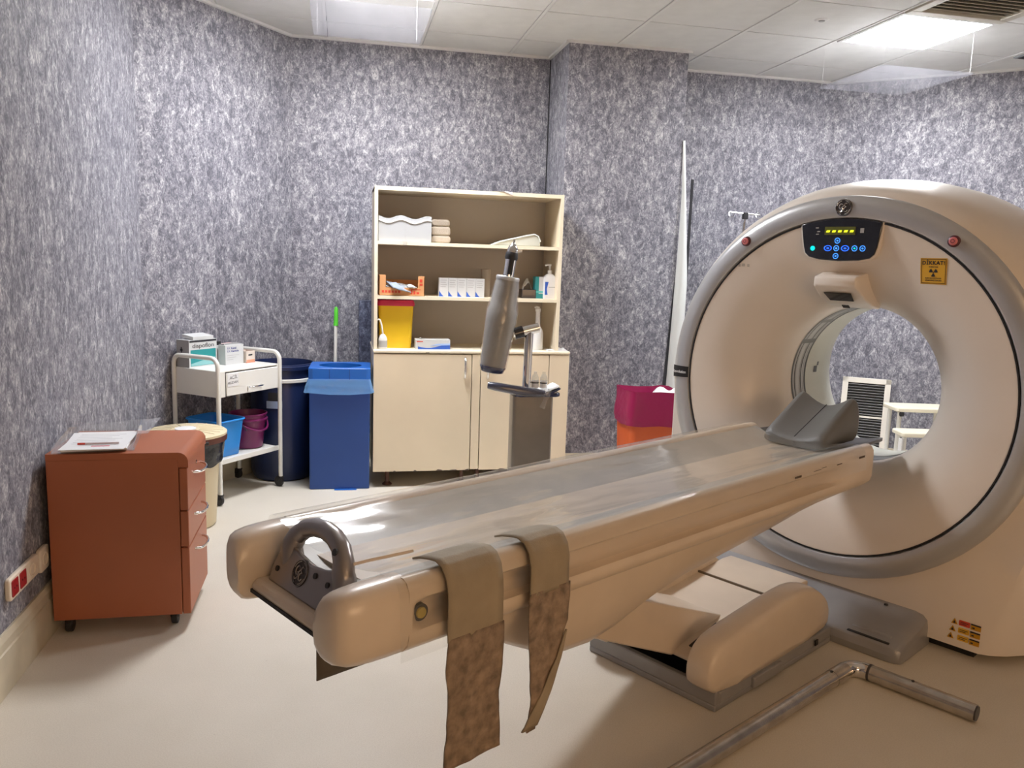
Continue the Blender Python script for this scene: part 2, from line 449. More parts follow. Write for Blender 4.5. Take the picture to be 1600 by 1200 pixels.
def ceiling_light(i, j, col, label, group=None):
    x0, y0 = GX + .6 * i, GY + .6 * j
    t = thing('ceiling_light', label, 'ceiling light', (x0 + .3, y0 + .3, CEIL - .004), 0, group)
    f = MB()
    for a, b, c, d in ((-.297, .297, -.297, -.272), (-.297, .297, .272, .297), (-.297, -.272, -.272, .272), (.272, .297, -.272, .272)):
        f.box(a, b, c, d, -.008, .03)
    f.build('frame', TBAR, t, smooth=0)
    B(-.272, .272, -.272, .272, .004, .02).build('diffuser', emit('lamp_%d_%d' % (i, j), col[0], col[1], (.9, .9, .9)), t, smooth=0)
    return t
ceiling_light(0, -1, LAMP_COOL, 'lit square ceiling panel above the left trolley wall, at the top edge of the photo')
ceiling_light(5, -1, LAMP_COOL, 'glaring white lit square ceiling panel above the scanner')
for (i, j), k in LIGHTS.items():
    if k == 'warm': ceiling_light(i, j, FILL_PANEL, 'added warm fill ceiling panel in the near half of the room, out of view')
def acrylic(x0, x1, y0, y1, z, label):
    t = thing('acrylic_panel', label, 'acrylic panel', ((x0 + x1) / 2, (y0 + y1) / 2, z))
    a, b = (x1 - x0) / 2, (y1 - y0) / 2
    MB().prism(rrect(-a, a, -b, b, .01), 'z', 0, .004).build('sheet', ACRYL, t, smooth=0)
    for sx in (-1, 1):
        for sy in (-1, 1):
            MB().cyl((sx * (a - .02), sy * (b - .02), .003), (sx * (a - .02), sy * (b - .02), CEIL - z - .002),   .0003, n=5).build('hanging_wire', TBAR, t)
acrylic(2.95, 3.55, 4.19, 4.83, 2.53, 'clear acrylic sheet hanging below the glaring ceiling panel over the scanner')
acrylic(-.14, .42, 3.98, 4.62, 2.53, 'clear acrylic sheet hanging below the ceiling at the top left of the photo')
# slotted air vent next to the right-hand lamp
vx, vy = GX + 3.0, GY - 1.2
t = thing('air_vent', 'square slotted ceiling air vent beside the glaring ceiling panel', 'air vent', (vx + .3, vy + .3, CEIL - .004))
f = MB()
for a, b, c, d in ((-.297, .297, -.297, -.24), (-.297, .297, .24, .297), (-.297, -.24, -.24, .24), (.24, .297, -.24, .24)): f.box(a, b, c, d, -.012, .03)
f.build('frame', mat('vent_cream', (.50, .47, .40), .5), t, bevel=.004)
B(-.24, .24, -.24, .24, .028, .032).build('backing', GAP, t, smooth=0)
for k in range(11):
    s = B(-.24, .24, -.016, .016, -.001, .002).xf(Matrix.Translation((0, -.215 + .043 * k, .006)) @ Matrix.Rotation(R(38), 4, 'X')).build('slat', MATS['vent_cream'], t, smooth=0)
t = thing('slot_diffuser', 'dark linear air slot in the ceiling by the right edge of the photo', 'air vent', (4.33, 4.52, CEIL - .004))
B(-.19, .19, -.06, .06, -.004, .01).build('frame', GANR, t, bevel=.003)
for k in range(3): B(-.17, .17, -.045 + k * .032, -.022 + k * .032, -.007, -.0035).build('slot', GAP, t, smooth=0)
t = thing('smoke_detector', 'small flush round detector in a ceiling tile left of the glaring panel', 'detector', (2.598, 4.265, CEIL))
MB().lathe([(.0, -.006), (.026, -.006), (.036, -.003), (.04, .0)], n=24).build('ring', TBAR, t)
MB().lathe([(0, -.009), (.016, -.009), (.018, -.005)], n=20).build('lens', GREYC, t)

# ------------------------------------------------------------------ scanner frame: local x = sideways, y = along the bore, z up
GLOC = (1.90, 2.84, 0); GROT = R(-59.3)
ZC = .92
g = thing('ct_scanner', 'large cream ct scanner gantry with silver ring and open bore', 'ct scanner', GLOC, GROT)
RS = [(.03, .757, .625), (.05, .775, .66), (.09, .797, .70), (.16, .82, .745), (.27, .838, .79), (.42, .85, .81), (.60, .85, .81)]
RB = [(.60, .843, .81), (.74, .84, .81), (.84, .815, .79), (.90, .77, .76)]
NT, NL, NBT = 48, 18, 10
def outline(a, r, b):
    pts = []
    for i in range(NT + 1):
        t = PI * i / NT; pts.append((r * math.cos(t), a, ZC + r * math.sin(t)))
    def hw(z):
        if z > .55: return r
        s = (.55 - z) / .51
        return r - (r - b) * s ** 1.25
    for i in range(1, NL + 1):
        z = ZC + (.04 - ZC) * i / NL; pts.append((-hw(z), a, z))
    for i in range(1, NBT): pts.append((-b + 2 * b * i / NBT, a, .04))
    for i in range(NL, 0, -1):
        z = ZC + (.04 - ZC) * i / NL; pts.append((hw(z), a, z))
    return pts
def circ_like(o, a, r):
    q = []
    for x, y, z in o:
        t = math.atan2(z - ZC, x); q.append((r * math.cos(t), a, ZC + r * math.sin(t)))
    return q
secs = [outline(*k) for k in RS]
sh = MB().loft([circ_like(secs[0], .03, .70)] + secs, cap=False)
sh.build('body_shell', GAN, g, smooth=40)
sb = [outline(*k) for k in RB]
MB().loft(sb + [circ_like(sb[-1], .90, .44)], cap=False).build('rear_cover', GANR, g, smooth=40)
def alathe(prof, n=96, a0=0, a1=2 * PI): return MB().lathe(prof, (0, 0, ZC), n, 'y', False, a0, a1)
alathe([(.757, .035), (.755, .014), (.748, .003), (.73, -.005), (.705, -.009), (.685, -.007), (.672, -.002), (.667, .006), (.666, .03)]).build('silver_ring', SILV, g)
alathe([(.667, .004), (.6655, .0015), (.6605, .0015), (.659, .012), (.667, .02)]).build('ring_gasket', BLK, g)
FUN = [(.661, .004), (.655, .004), (.62, .010), (.565, .022), (.51, .041), (.455, .072), (.405, .115), (.368, .163), (.342, .215), (.329, .262), (.326, .30)]
def fa(r):
    for (r0, a0), (r1, a1) in zip(FUN, FUN[1:]):
        if r1 <= r <= r0: return a0 + (a1 - a0) * (r0 - r) / (r0 - r1)
    return FUN[0][1] if r > FUN[0][0] else FUN[-1][1]
fine = []
for k in range(61):
    t = k / 60 * (len(FUN) - 1); i = min(int(t), len(FUN) - 2); u = t - i
    p0, p1, p2, p3 = FUN[max(i - 1, 0)], FUN[i], FUN[i + 1], FUN[min(i + 2, len(FUN) - 1)]
    cr = lambda c: .5 * (2 * p1[c] + (p2[c] - p0[c]) * u + (2 * p0[c] - 5 * p1[c] + 4 * p2[c] - p3[c]) * u * u + (3 * p1[c] - p0[c] - 3 * p2[c] + p3[c]) * u ** 3)
    fine.append((cr(0), cr(1)))
alathe(fine, 120).build('bore_funnel', GAN, g, smooth=60)
TUN = mat('bore_tunnel_cream', (.62, .62, .55), .35)
LGB = mat('window_light_grey', (.52, .53, .54), .25)
DGB = mat('window_dark_grey', (.10, .105, .10), .35)
tun = alathe([(.324, .425), (.324, .58), (.328, .62), (.345, .68), (.375, .76), (.41, .84), (.44, .90)]).build('bore_tunnel', TUN, g, smooth=60)
win = alathe([(.326, .30), (.3255, .425)]).build('scan_window', LGB, g, smooth=60, label='grey striped scan window band inside the bore')
for a, b, m in ((.300, .312, DGB), (.326, .331, BLK), (.336, .338, DGB), (.372, .374, DGB), (.380, .386, BLK), (.398, .400, DGB), (.412, .425, DGB)):
    alathe([(.3246, a), (.3246, b)]).build('window_band', m, win, smooth=60)
for t0 in (38, 128, 150, 218, 308):
    alathe([(.3244, .312), (.3244, .412)], 6, R(t0), R(t0 + 4)).build('window_crossbar', DGB, win, smooth=60)
for th, a0, a1, w_ in ((178, .50, .53, 2.6), (173.5, .525, .54, 1.6)):
    alathe([(.3225, a0), (.3225, a1)], 6, R(th - w_), R(th + w_)).build('sensor_pad', DGB, tun, smooth=60)
# laser housing over the bore
nose = MB()
ns = []
for a, x, z0, z1 in ((-.014, .080, 1.330, 1.358), (-.008, .086, 1.322, 1.366), (.03, .090, 1.30, 1.374), (.07, .093, 1.275, 1.384), (.14, .095, 1.25, 1.40), (.2, .095, 1.24, 1.41)):
    ns.append([(-.012 + p[0], a, p[1]) for p in rrect(-x, x, z0, z1, .009, 4)])
nose.loft(ns)
no = nose.build('laser_housing', GAN, g, smooth=50)
def under(u, v):                              # sloping underside of the housing
    a = .004 + v * .10; z = 1.318 - (a + .004) * .62 - .0035
    return (-.012 + u, a, z)
nw = MB(); nw.add([under(x, y) for x, y in ((-.055, .14), (.055, .14), (.048, .62), (-.048, .62))], [(0, 1, 2, 3)])
nw.build('laser_window', BLKG, no, smooth=0, solid=.003)
nw = MB(); nw.add([under(x, y) for x, y in ((-.014, .92), (.014, .92), (.014, 1.08), (-.014, 1.08))], [(0, 1, 2, 3)])
nw.build('lens_slot', BLK, no, smooth=0, solid=.003)
# control panel
cp = []
rr = .664
for k in range(13):
    x = -.172 + .32 * k / 12; cp.append((x, ZC + math.sqrt(rr * rr - x * x) + .004))
right = [(.146, 1.545), (.136, 1.478), (.128, 1.452), (.112, 1.437), (.07, 1.428), (-.012, 1.4245), (-.09, 1.43), (-.132, 1.44), (-.149, 1.455), (-.157, 1.48), (-.169, 1.545)]
cpp = cp + right
pan = MB().prism(cpp, 'y', -.006, .03).build('control_panel', BLKG, g, bevel=.003, label='navy black control panel with glowing blue buttons')
cx_, cz_ = -.012, 1.50
bz = [(cx_ + (x - cx_) * 1.045, cz_ + (z - cz_) * (1.07 if z < 1.5 else .99)) for x, z in cpp]
MB().prism(bz, 'y', .0, .045).build('panel_bezel', GAN, g, bevel=.006, seg=3)
def bar(parent, m, x0, x1, z0, z1, a, shear=0, name='mark'):
    return MB().prism([(x0, z0), (x1, z0), (x1 + shear, z1), (x0 + shear, z1)], 'y', a - .0012, a).build(name, m, parent, smooth=0)
EY = emit('display_yellow', (.85, 1.0, .02), .32)
EB = emit('button_blue', (.02, .13, 1.0), .32)
EB2 = emit('button_light_blue', (.05, .27, 1.0), .30)
ET = emit('button_teal', (.0, .75, .75), .22)
disp = bar(pan, mat('display_olive', (.12, .13, .02), .4), -.073, .049, 1.525, 1.556, -.0065, name='display')
for k in range(5): bar(disp, EY, -.066 + k * .0235, -.053 + k * .0235, 1.5345, 1.5425, -.0085, .003, 'digit')
for x, z in ((-.105, 1.552), (-.098, 1.538), (-.102, 1.528)): bar(pan, GREYC, x - .006, x + .006, z - .002, z + .002, -.0065)
bar(pan, GREYC, .068, .082, 1.532, 1.55, -.0065)
def pbtn(x, z, rx, rz_, m, name='button'):
    pl = [(x + rx * math.cos(2 * PI * k / 20), z + rz_ * math.sin(2 * PI * k / 20)) for k in range(20)]
    rg = MB()
    for k in range(20):
        j = (k + 1) % 20
        o_, i_ = pl, [(x + (p[0] - x) * .72, z + (p[1] - z) * .72) for p in pl]
        rg.add([(o_[k][0], -.008, o_[k][1]), (o_[j][0], -.008, o_[j][1]), (i_[j][0], -.008, i_[j][1]), (i_[k][0], -.008, i_[k][1])], [(0, 1, 2, 3)])
    b = rg.build(name, m, pan, smooth=0)
    return b
for x, z, rx, m in ((-.018, 1.503, .0115, EB2), (-.054, 1.474, .0165, EB), (-.020, 1.474, .0115, EB2), (.015, 1.474, .0165, EB), (.052, 1.474, .0115, EB2), (.083, 1.474, .0115, EB2), (-.020, 1.444, .0115, EB2)):
    b = pbtn(x, z, rx, .0115, m)
    core = MB().prism([(x + rx * .35 * math.cos(2 * PI * k / 12), z + .0035 * math.sin(2 * PI * k / 12)) for k in range(12)], 'y', -.0085, -.0072)
    core.build('icon', ET if abs(x - .052) < .01 else m, b, smooth=0)
MB().prism([(-.117 + .0095 * math.cos(2 * PI * k / 16), 1.473 + .0095 * math.sin(2 * PI * k / 16)) for k in range(16)], 'y', -.0085, -.0062).build('button', ET, pan, smooth=0)

# round monogram badges
def badge(parent, M, r, m_disc, m_mark, name='emblem'):
    """M maps (x, y, height) of the badge plane to the parent's space"""
    d = MB().lathe([(0, .0), (r * .86, .0), (r * .88, .002), (r * .97, .002), (r, .0), (r, -.006)], n=36).xf(M).build(name, m_disc, parent)
    s = r
    mk = MB()
    def st(pts, w_=.055): mk.tube([(x * s, y * s, .0012) for x, y in pts], w_ * s, 6)
    def arc(cx, cy, rad, a, b, n=14, sx=1.0): return [(cx + rad * sx * math.cos(R(a + (b - a) * k / n)), cy + rad * math.sin(R(a + (b - a) * k / n))) for k in range(n + 1)]
    st(arc(0, 0, .93, 0, 360, 40), .045)
    for q in (45, 135, 225, 315):                      # swirls around the rim
        c, sn = math.cos(R(q)), math.sin(R(q))
        st([(.80 * math.cos(R(q + u)), .80 * math.sin(R(q + u))) for u in range(-30, 31, 10)], .04)
    st(arc(-.26, .12, .30, 30, 330, 16, .8) + [(-.05, -.10), (-.14, -.42), (-.36, -.52), (-.48, -.38)])   # cursive G
    st([(-.30, -.02), (-.12, .02), (.02, .20)])
    st([(.46, .42), (.30, .50), (.14, .40), (.12, .22), (.26, .10), (.38, .08)])                               # cursive E
    st([(.38, .08), (.16, .0), (.04, -.22), (.12, -.44), (.34, -.48), (.52, -.30)])
    st([(.02, .20), (.12, .22)])
    mk.xf(M).build('monogram', m_mark, d)
    return d
MG = Matrix(((1, 0, 0, -.004), (0, 0, -1, -.012), (0, 1, 0, 1.628), (0, 0, 0, 1)))
badge(g, MG, .033, DMETAL, CHROME)
for x, z in ((-.415, 1.499), (.404, 1.502)):
    e = MB().lathe([(.0, -.012), (.013, -.012), (.0155, -.010), (.0205, -.008), (.021, .002)], (x, -.006, z), 28, 'y').build('stop_button_ring', MAROON, g)
    MB().lathe([(0, -.0165), (.011, -.0155), (.0145, -.012), (.0145, -.008)], (x, -.006, z), 24, 'y').build('stop_button', PINK, e)
    MB().lathe([(.005, -.0172), (.007, -.0172)], (x, -.006, z), 16, 'y').build('stop_mark', MAROON, e, smooth=0)
def on_ring(r, th, lift=0):                         # point on the silver ring's front
    a = -.009 + .012 * abs((r - .705) / .045) ** 2
    return (r * math.cos(th), a - .0025 - lift, ZC + r * math.sin(th))
lb = MB().grid(lambda u, v: on_ring(.668 + .084 * u, PI - .0197 + .072 * v), 6, 8).build('name_plate', BLK, g, smooth=60)
lettering('name_lettering', 'Revolution', .0185, PAPER, lb, lambda x, y: (-.7085 + x * .93, on_ring(.708, PI)[1] - .0035, .9075 + y), spacing=.95, bold=.0003)
# yellow radiation warning sticker, moulded on the funnel
def on_funnel(x, z, lift): return (x, fa(math.hypot(x, z - ZC)) - lift, z)
X0, X1, Z0, Z1 = .290, .385, 1.35, 1.443
stk = MB().grid(lambda u, v: on_funnel(X0 + (X1 - X0) * u, Z0 + (Z1 - Z0) * v, .002), 10, 10).build('warning_sticker', SIGN, g, label='yellow radiation warning sticker')
brd = MB()
for a, b, c, d in ((.03, .97, .03, .06), (.03, .97, .94, .97), (.03, .06, .06, .94), (.94, .97, .06, .94)):
    brd.grid(lambda u, v: on_funnel(X0 + (X1 - X0) * (a + (b - a) * u), Z0 + (Z1 - Z0) * (c + (d - c) * v), .003), 8, 8)
brd.build('sticker_border', mat('sticker_border', (.20, .10, .01), .5), stk)
XM = (X0 + X1) / 2
lettering('sticker_lettering', 'DİKKAT!', .0185, INK, stk, lambda x, y: on_funnel(XM + x, 1.4255 + y, .0032), bold=.0006, spacing=1.12)
def fbar(x0, x1, z, h): return MB().grid(lambda u, v: on_funnel(x0 + (x1 - x0) * u, z + h * v, .003), 8, 1).build('sticker_line', INK, stk)
lettering('sticker_small_lettering', 'X-IŞINI VAR', .0062, INK, stk, lambda x, y: on_funnel(XM + x, 1.4115 + y, .0032), bold=.0002)
lettering('sticker_small_lettering', 'RADYASYON ALANI', .0064, INK, stk, lambda x, y: on_funnel(XM + x, 1.3715 + y, .0032), bold=.0002)
lettering('sticker_small_lettering', 'GİRMEYİNİZ TEHLİKE', .0060, INK, stk, lambda x, y: on_funnel(XM + x, 1.3635 + y, .0032), bold=.0002)
tf = MB()
for q in (30, 150, 270):
    pts = [(.0035 * math.cos(R(q + u)), .0035 * math.sin(R(q + u))) for u in (-30, 30)] + [(.0155 * math.cos(R(q + u)), .0155 * math.sin(R(q + u))) for u in (30, 15, 0, -15, -30)]
    tf.add([on_funnel(XM + p[0], 1.392 + p[1], .0032) for p in pts], [tuple(range(7))])
tf.add([on_funnel(XM + .0022 * math.cos(2 * PI * k / 10), 1.392 + .0022 * math.sin(2 * PI * k / 10), .0032) for k in range(10)], [tuple(range(10))])
tf.build('radiation_trefoil', INK, stk, smooth=0)
# faint worn print on the left of the funnel
for x0, w_, z in ((-.452, .010, 1.392), (-.436, .014, 1.394), (-.412, .010, 1.392)):
    MB().grid(lambda u, v: on_funnel(x0 + w_ * u, z + .012 * v, .0012), 3, 3).build('worn_print', mat('worn_print', (.42, .38, .34), .6), g)
# three laser warning labels low on the base
for k in range(3):
    zz = .136 - k * .0285; xs = .528 + .0 * k
    MB().prism([(xs - .004 * k, zz - .011), (xs + .022 - .004 * k, zz - .011), (xs + .011 - .004 * k, zz + .010)], 'y', .0275, .0292).build('hazard_triangle', AMBER, g, smooth=0)
    tri = MB().prism([(xs + .006 - .004 * k, zz - .008), (xs + .016 - .004 * k, zz - .008), (xs + .011 - .004 * k, zz + .003)], 'y', .0268, .0276); tri.build('hazard_mark', INK, g, smooth=0)
    lbx = MB().prism(rrect(xs + .026, xs + .063, zz - .011, zz + .009, .003, 3), 'y', .0275, .0292).build('hazard_label', SIGN if k else REDP, g, smooth=0)
    bar(lbx, INK, xs + .031, xs + .058, zz + .001, zz + .003, .0275); bar(lbx, INK, xs + .031, xs + .052, zz - .005, zz - .003, .0275)
    lb2 = MB().box(xs + .066, xs + .099, .0275, .0292, zz - .013, zz + .008).build('hazard_label', AMBER, g, smooth=0)
    bar(lb2, INK, xs + .066, xs + .099, zz + .004, zz + .009, .0275); bar(lb2, INK, xs + .071, xs + .079, zz - .008, zz - .003, .0275)
MB().lathe([(0, -.012), (.008, -.011), (.010, -.008), (.010, 0)], (-.335, .0, ZC - .632), 16, 'y').build('ring_bolt', BLK, g)
# dark plinth under the body and the grey footing in front
B(-.60, .60, .08, .86, 0, .045).build('plinth', BLK, g, smooth=0)
foot = MB()
prof = [(-.215, .0), (-.225, .03), (-.215, .058), (-.15, .082), (-.03, .104), (.03, .125), (.06, .13), (.06, 0)]
secs = []
for x, k in ((-.50, .80), (-.485, .95), (-.46, 1), (.40, 1), (.43, .95), (.447, .82), (.452, .6)):
    secs.append([(x, p[0] * (1 if p[0] > 0 else .55 + .45 * k), p[1] * k) for p in prof])
ft = foot.loft(secs).build('grey_footing', BASEG, g, bevel=.006)
B(.255, .40, -.175, -.07, .070, .079).xf(Matrix.Translation((0, 0, 0))).build('footing_hatch', BASEG, ft, bevel=.005)
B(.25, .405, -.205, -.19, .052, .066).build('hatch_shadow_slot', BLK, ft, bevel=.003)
MB().lathe([(0, .004), (.007, .004), (.008, 0)], (.30, .01, .119), 14).build('footing_bolt', BLK, ft)
for k in range(6): B(-.245 + .02 * (k % 3), -.232 + .02 * (k % 3), -.02 + .022 * (k // 3), -.004 + .022 * (k // 3), .106 + .003 * (k // 3), .1095 + .003 * (k // 3)).build('footing_print', PAPER, ft, smooth=0)
MB().lathe([(.03, .0), (.05, .006), (.065, .006), (.07, 0)], (-.33, -.03, .104), 24).build('footing_collar', BASEG, ft)

# ------------------------------------------------------------------ patient table (same axis; root 0.7 m in front of the ring)
TA = -.7
d_ = Vector((math.sin(R(59.3)), math.cos(R(59.3)), 0))
tb = thing('patient_table', 'long cream patient table with grey trough reaching into the scanner bore', 'patient table', (GLOC[0] + d_.x * TA, GLOC[1] + d_.y * TA, 0), GROT)
def TB(m): return m.move((0, -TA, 0))
def hsec(a, dep):
    g_ = dep
    return [(.20, .715), (.208, .742), (.215, .756), (.228, .765), (.243, .766), (.256, .759), (.264, .745), (.2655, .727),
            (.2655 - .012 * g_, .717), (.2655 - .041 * g_, .707), (.2655 - .046 * g_, .686), (.2655 - .036 * g_, .667), (.2655 - .004 * g_, .660), (.2655, .648), (.260, .630), (.243, .614), (.215, .606), (.17, .603)]
secs = []
for a in [-2.215, -2.205, -2.195, -2.18, -2.165, -2.14, -2.10, -2.03, -1.98] + [-1.9 + .1 * k for k in range(14)] + [-.52, -.46, -.42, -.36, -.28, -.2, -.165, -.15]:
    dep = max(0, min(1, (a + 2.207) / .04, (-.40 - a) / .09))
    h = hsec(a, dep)
    sc = 1 if a < -.19 else (1 - (a + .19) * .35)
    cz = .685
    right_ = [(x * sc, a, cz + (z - cz) * sc) for x, z in h]
    left_ = [(-x, y, z) for x, y, z in reversed(right_)]
    secs.append(right_ + left_)
TB(MB().loft(secs)).build('table_housing', TABLE, tb, smooth=50)
# rounded end lobes
lobe = [(.165, .70), (.168, .735), (.178, .755), (.20, .765), (.228, .766), (.25, .762), (.262, .745), (.2655, .72), (.2655, .66), (.26, .635), (.243, .615), (.215, .606), (.185, .604), (.168, .615), (.165, .65)]
for s in (1, -1):
    secs = []
    for a, k, kx in ((-2.208, 1, 1), (-2.225, 1, 1), (-2.25, 1, 1), (-2.285, .99, .99), (-2.315, .965, .965), (-2.337, .92, .92), (-2.352, .84, .84), (-2.361, .70, .70), (-2.366, .5, .5), (-2.367, .2, .25)):
        cx, cz = .178, .682
        secs.append([(s * (cx + (x - cx) * (kx if x > cx else 1)), a, cz + (z - cz) * k) for x, z in lobe])
    TB(MB().loft(secs)).build('end_lobe', TABLE, tb, smooth=60)
TB(MB().prism([(-2.11, .604), (-2.25, .604), (-2.305, .612), (-2.332, .63), (-2.338, .652), (-2.325, .664), (-2.11, .664)], 'x', -.166, .166)).build('end_beam', TABLE, tb, bevel=.006)
TB(MB().box(-.168, .168, -2.3385, -2.325, .634, .642)).build('end_beam_seam', GAP, tb, smooth=0)
TB(MB().box(-.165, .165, -2.25, -2.11, .66, .70)).build('end_recess', BLK, tb, smooth=0)
# round yellow button in the side channel
bt = TB(MB().cyl((.212, -2.172, .685), (.2440, -2.172, .685), .019, .018, 24)).build('side_button_ring', DMETAL, tb)
TB(MB().cyl((.240, -2.172, .685), (.2480, -2.172, .685), .0125, .011, 20)).build('side_button', mat('dull_yellow', (.42, .33, .06), .4), bt)
# belly
bel = [(-2.08, .60), (-2.02, .57), (-1.93, .522), (-1.85, .48), (-1.76, .434), (-1.67, .41), (-1.58, .405), (-1.48, .42), (-1.35, .455), (-1.2, .487), (-.97, .512), (-.75, .535), (-.55, .562), (-.37, .588), (-.28, .60)]
secs = []
for a, zl in bel:
    ps = [(.243, .625), (.232, .61 - (.61 - zl) * .18), (.215, .61 - (.61 - zl) * .5), (.196, .61 - (.61 - zl) * .82), (.175, zl + .006), (.14, zl)]
    secs.append([(x, a, z) for x, z in ps] + [(-x, a, z) for x, z in reversed(ps)])
TB(MB().loft(secs)).build('belly_cover', TABLE, tb, smooth=60)
# cradle trough
def cz(l): return .705 + .052 * (l / .212) ** 2
secs = []
for a in [-2.24 + .08 * k for k in range(27)]:
    ls = [-.212 + .0265 * k for k in range(17)]
    secs.append([(l, a, cz(l)) for l in ls] + [(l, a, cz(l) - .012) for l in reversed(ls)])
TB(MB().loft(secs)).build('cradle', CRADLE, tb, smooth=60)
secs = []
for a, w_ in ((-.165, .2), (0, .19), (.12, .175), (.19, .15), (.215, .12)):
    ls = [-w_ + 2 * w_ * k / 12 for k in range(13)]
    secs.append([(l, a, cz(l) - .002) for l in ls] + [(l, a, cz(l) - .014) for l in reversed(ls)])
TB(MB().loft(secs)).build('cradle_tip', BOARD, tb, smooth=60, label='thin dark cradle tip sticking out into the bore')
# end plate with handle
def pl3(l, z, o=0): return (l, -2.302 + (z - .665) * .42 - o, z + o * .4)
ol = [(-.14, .662), (.14, .662), (.143, .69), (.137, .72), (.122, .742), (.09, .746), (.05, .737), (.0, .732), (-.05, .737), (-.09, .748), (-.122, .742), (-.137, .72), (-.143, .69)]
n = len(ol)
pm = MB().add([pl3(*p, .006) for p in ol] + [pl3(*p, -.008) for p in ol], [tuple(range(n)), tuple(range(2 * n - 1, n - 1, -1))] + [(i, (i + 1) % n, n + (i + 1) % n, n + i) for i in range(n)])
plate = TB(pm).build('end_plate', METAL, tb, bevel=.004, label='dark cast metal end plate with carrying handle')
hp = [(-.106, .700), (-.106, .745), (-.097, .768), (-.074, .788), (-.04, .799), (0, .803), (.04, .799), (.074, .786), (.099, .765), (.114, .740), (.118, .700)]
hs = []
for i in range(41):
    t = i / 40 * (len(hp) - 1); k = min(int(t), len(hp) - 2); u = t - k
    zz_ = hp[k][1] + (hp[k + 1][1] - hp[k][1]) * u; hs.append(pl3(hp[k][0] + (hp[k + 1][0] - hp[k][0]) * u, zz_, -.022 * max(0, min(1, (.745 - zz_) / .045))))
TB(MB().tube(hs, [.0205 + .007 * abs(i / 20 - 1) ** 3 for i in range(41)], 14)).build('handle', METAL, plate, smooth=60)
for l, z in ((-.112, .722), (-.118, .692), (.082, .715), (.088, .684), (.03, .718)):
    TB(MB().cyl(pl3(l, z, .004), pl3(l, z, .0085), .0062, n=14)).build('screw', BLK, plate)
TB(MB().cyl(pl3(.088, .779, .016), pl3(.088, .779, .0215), .0075, n=14)).build('screw', BLK, plate)
nrm = Vector((0, -1, .42)).normalized(); ux = Vector((1, 0, 0)); uy = nrm.cross(ux)
pc = Vector(pl3(-.028, .707, .0062)) + Vector((0, -TA, 0))
Mp = Matrix(((ux.x, uy.x, nrm.x, pc.x), (ux.y, uy.y, nrm.y, pc.y), (ux.z, uy.z, nrm.z, pc.z + .001), (0, 0, 0, 1)))
badge(plate, Mp, .030, DMETAL, METAL)
# sharp cream sliver at the right edge of the recess
TB(MB().add([(.10, -2.285, .757), (.135, -2.22, .772), (.145, -2.12, .772), (.135, -2.12, .768), (.125, -2.22, .766)], [(0, 1, 2, 3, 4)])).build('cover_lip', TABLE, tb, smooth=0, solid=.006)
# base tray, side fairings, sloping lift cover, lift arms
bs = MB()
bs.box(-.33, .20, -.99, -.22, 0, .022)
bs.box(-.33, .20, -.99, -.965, .02, .072); bs.box(-.33, -.305, -.965, -.22, .02, .072); bs.box(.175, .20, -.965, -.22, .02, .060)
TB(bs).build('base_tray', BASEG, tb, bevel=.005)
TB(MB().box(-.305, .175, -.965, -.25, .022, .026)).build('tray_floor', BLK, tb, smooth=0)
fo = [(-1.005, .045), (-1.03, .085), (-1.035, .14), (-1.02, .185), (-.985, .218), (-.93, .234), (-.75, .256), (-.5, .276), (-.42, .272), (-.34, .243), (-.27, .195), (-.235, .14), (-.235, .09), (-.27, .06)]
def fairing(x0, x1):
    cy_, cz2 = -.63, .12
    secs = []
    for u, k in ((0, .84), (.10, .93), (.28, .985), (.5, 1), (.72, .985), (.90, .93), (1, .84)):
        secs.append([(x0 + (x1 - x0) * u, cy_ + (y - cy_) * (1 - (1 - k) * .25), cz2 + (z - cz2) * (k if z > cz2 else 1)) for y, z in fo])
    return TB(MB().loft(secs)).build('side_fairing', TABLE, tb, smooth=50, subd=1)
fairing(.095, .207); fairing(-.337, -.235)
TB(MB().box(.198, .212, -.78, -.60, .012, .05)).build('side_fairing_clip', BASEG, tb, bevel=.004)
TB(MB().box(.205, .2095, -.36, -.34, .03, .05)).build('clip_slot', BLK, tb, smooth=0)
lc = [(-.235, .215), (-.30, .218), (-.46, .205), (-.47, .200), (-.70, .178), (-.90, .150), (-.955, .138), (-.972, .124), (-.962, .112), (-.93, .112), (-.70, .145), (-.47, .168), (-.235, .18)]
TB(MB().prism(lc, 'x', -.24, .10)).build('lift_cover', TABLE, tb, bevel=.006, seg=3)
TB(MB().box(-.24, .1, -.4705, -.4635, .199, .2075)).build('lift_cover_seam', mat('seam_brown', (.16, .12, .08), .7), tb, smooth=0)
TB(MB().add([(.05, -.93, .148), (.097, -.93, .148), (.097, -.84, .215), (.088, -.84, .215)], [(0, 1, 2, 3)])).build('torn_flap', BLK, tb, smooth=0, solid=.006)
TB(MB().prism([(-.60, .14), (-.80, .12), (-.98, .118), (-1.60, .40), (-1.60, .45), (-1.42, .46)], 'x', -.20, .02)).build('lift_arm', TABLE, tb, bevel=.006)

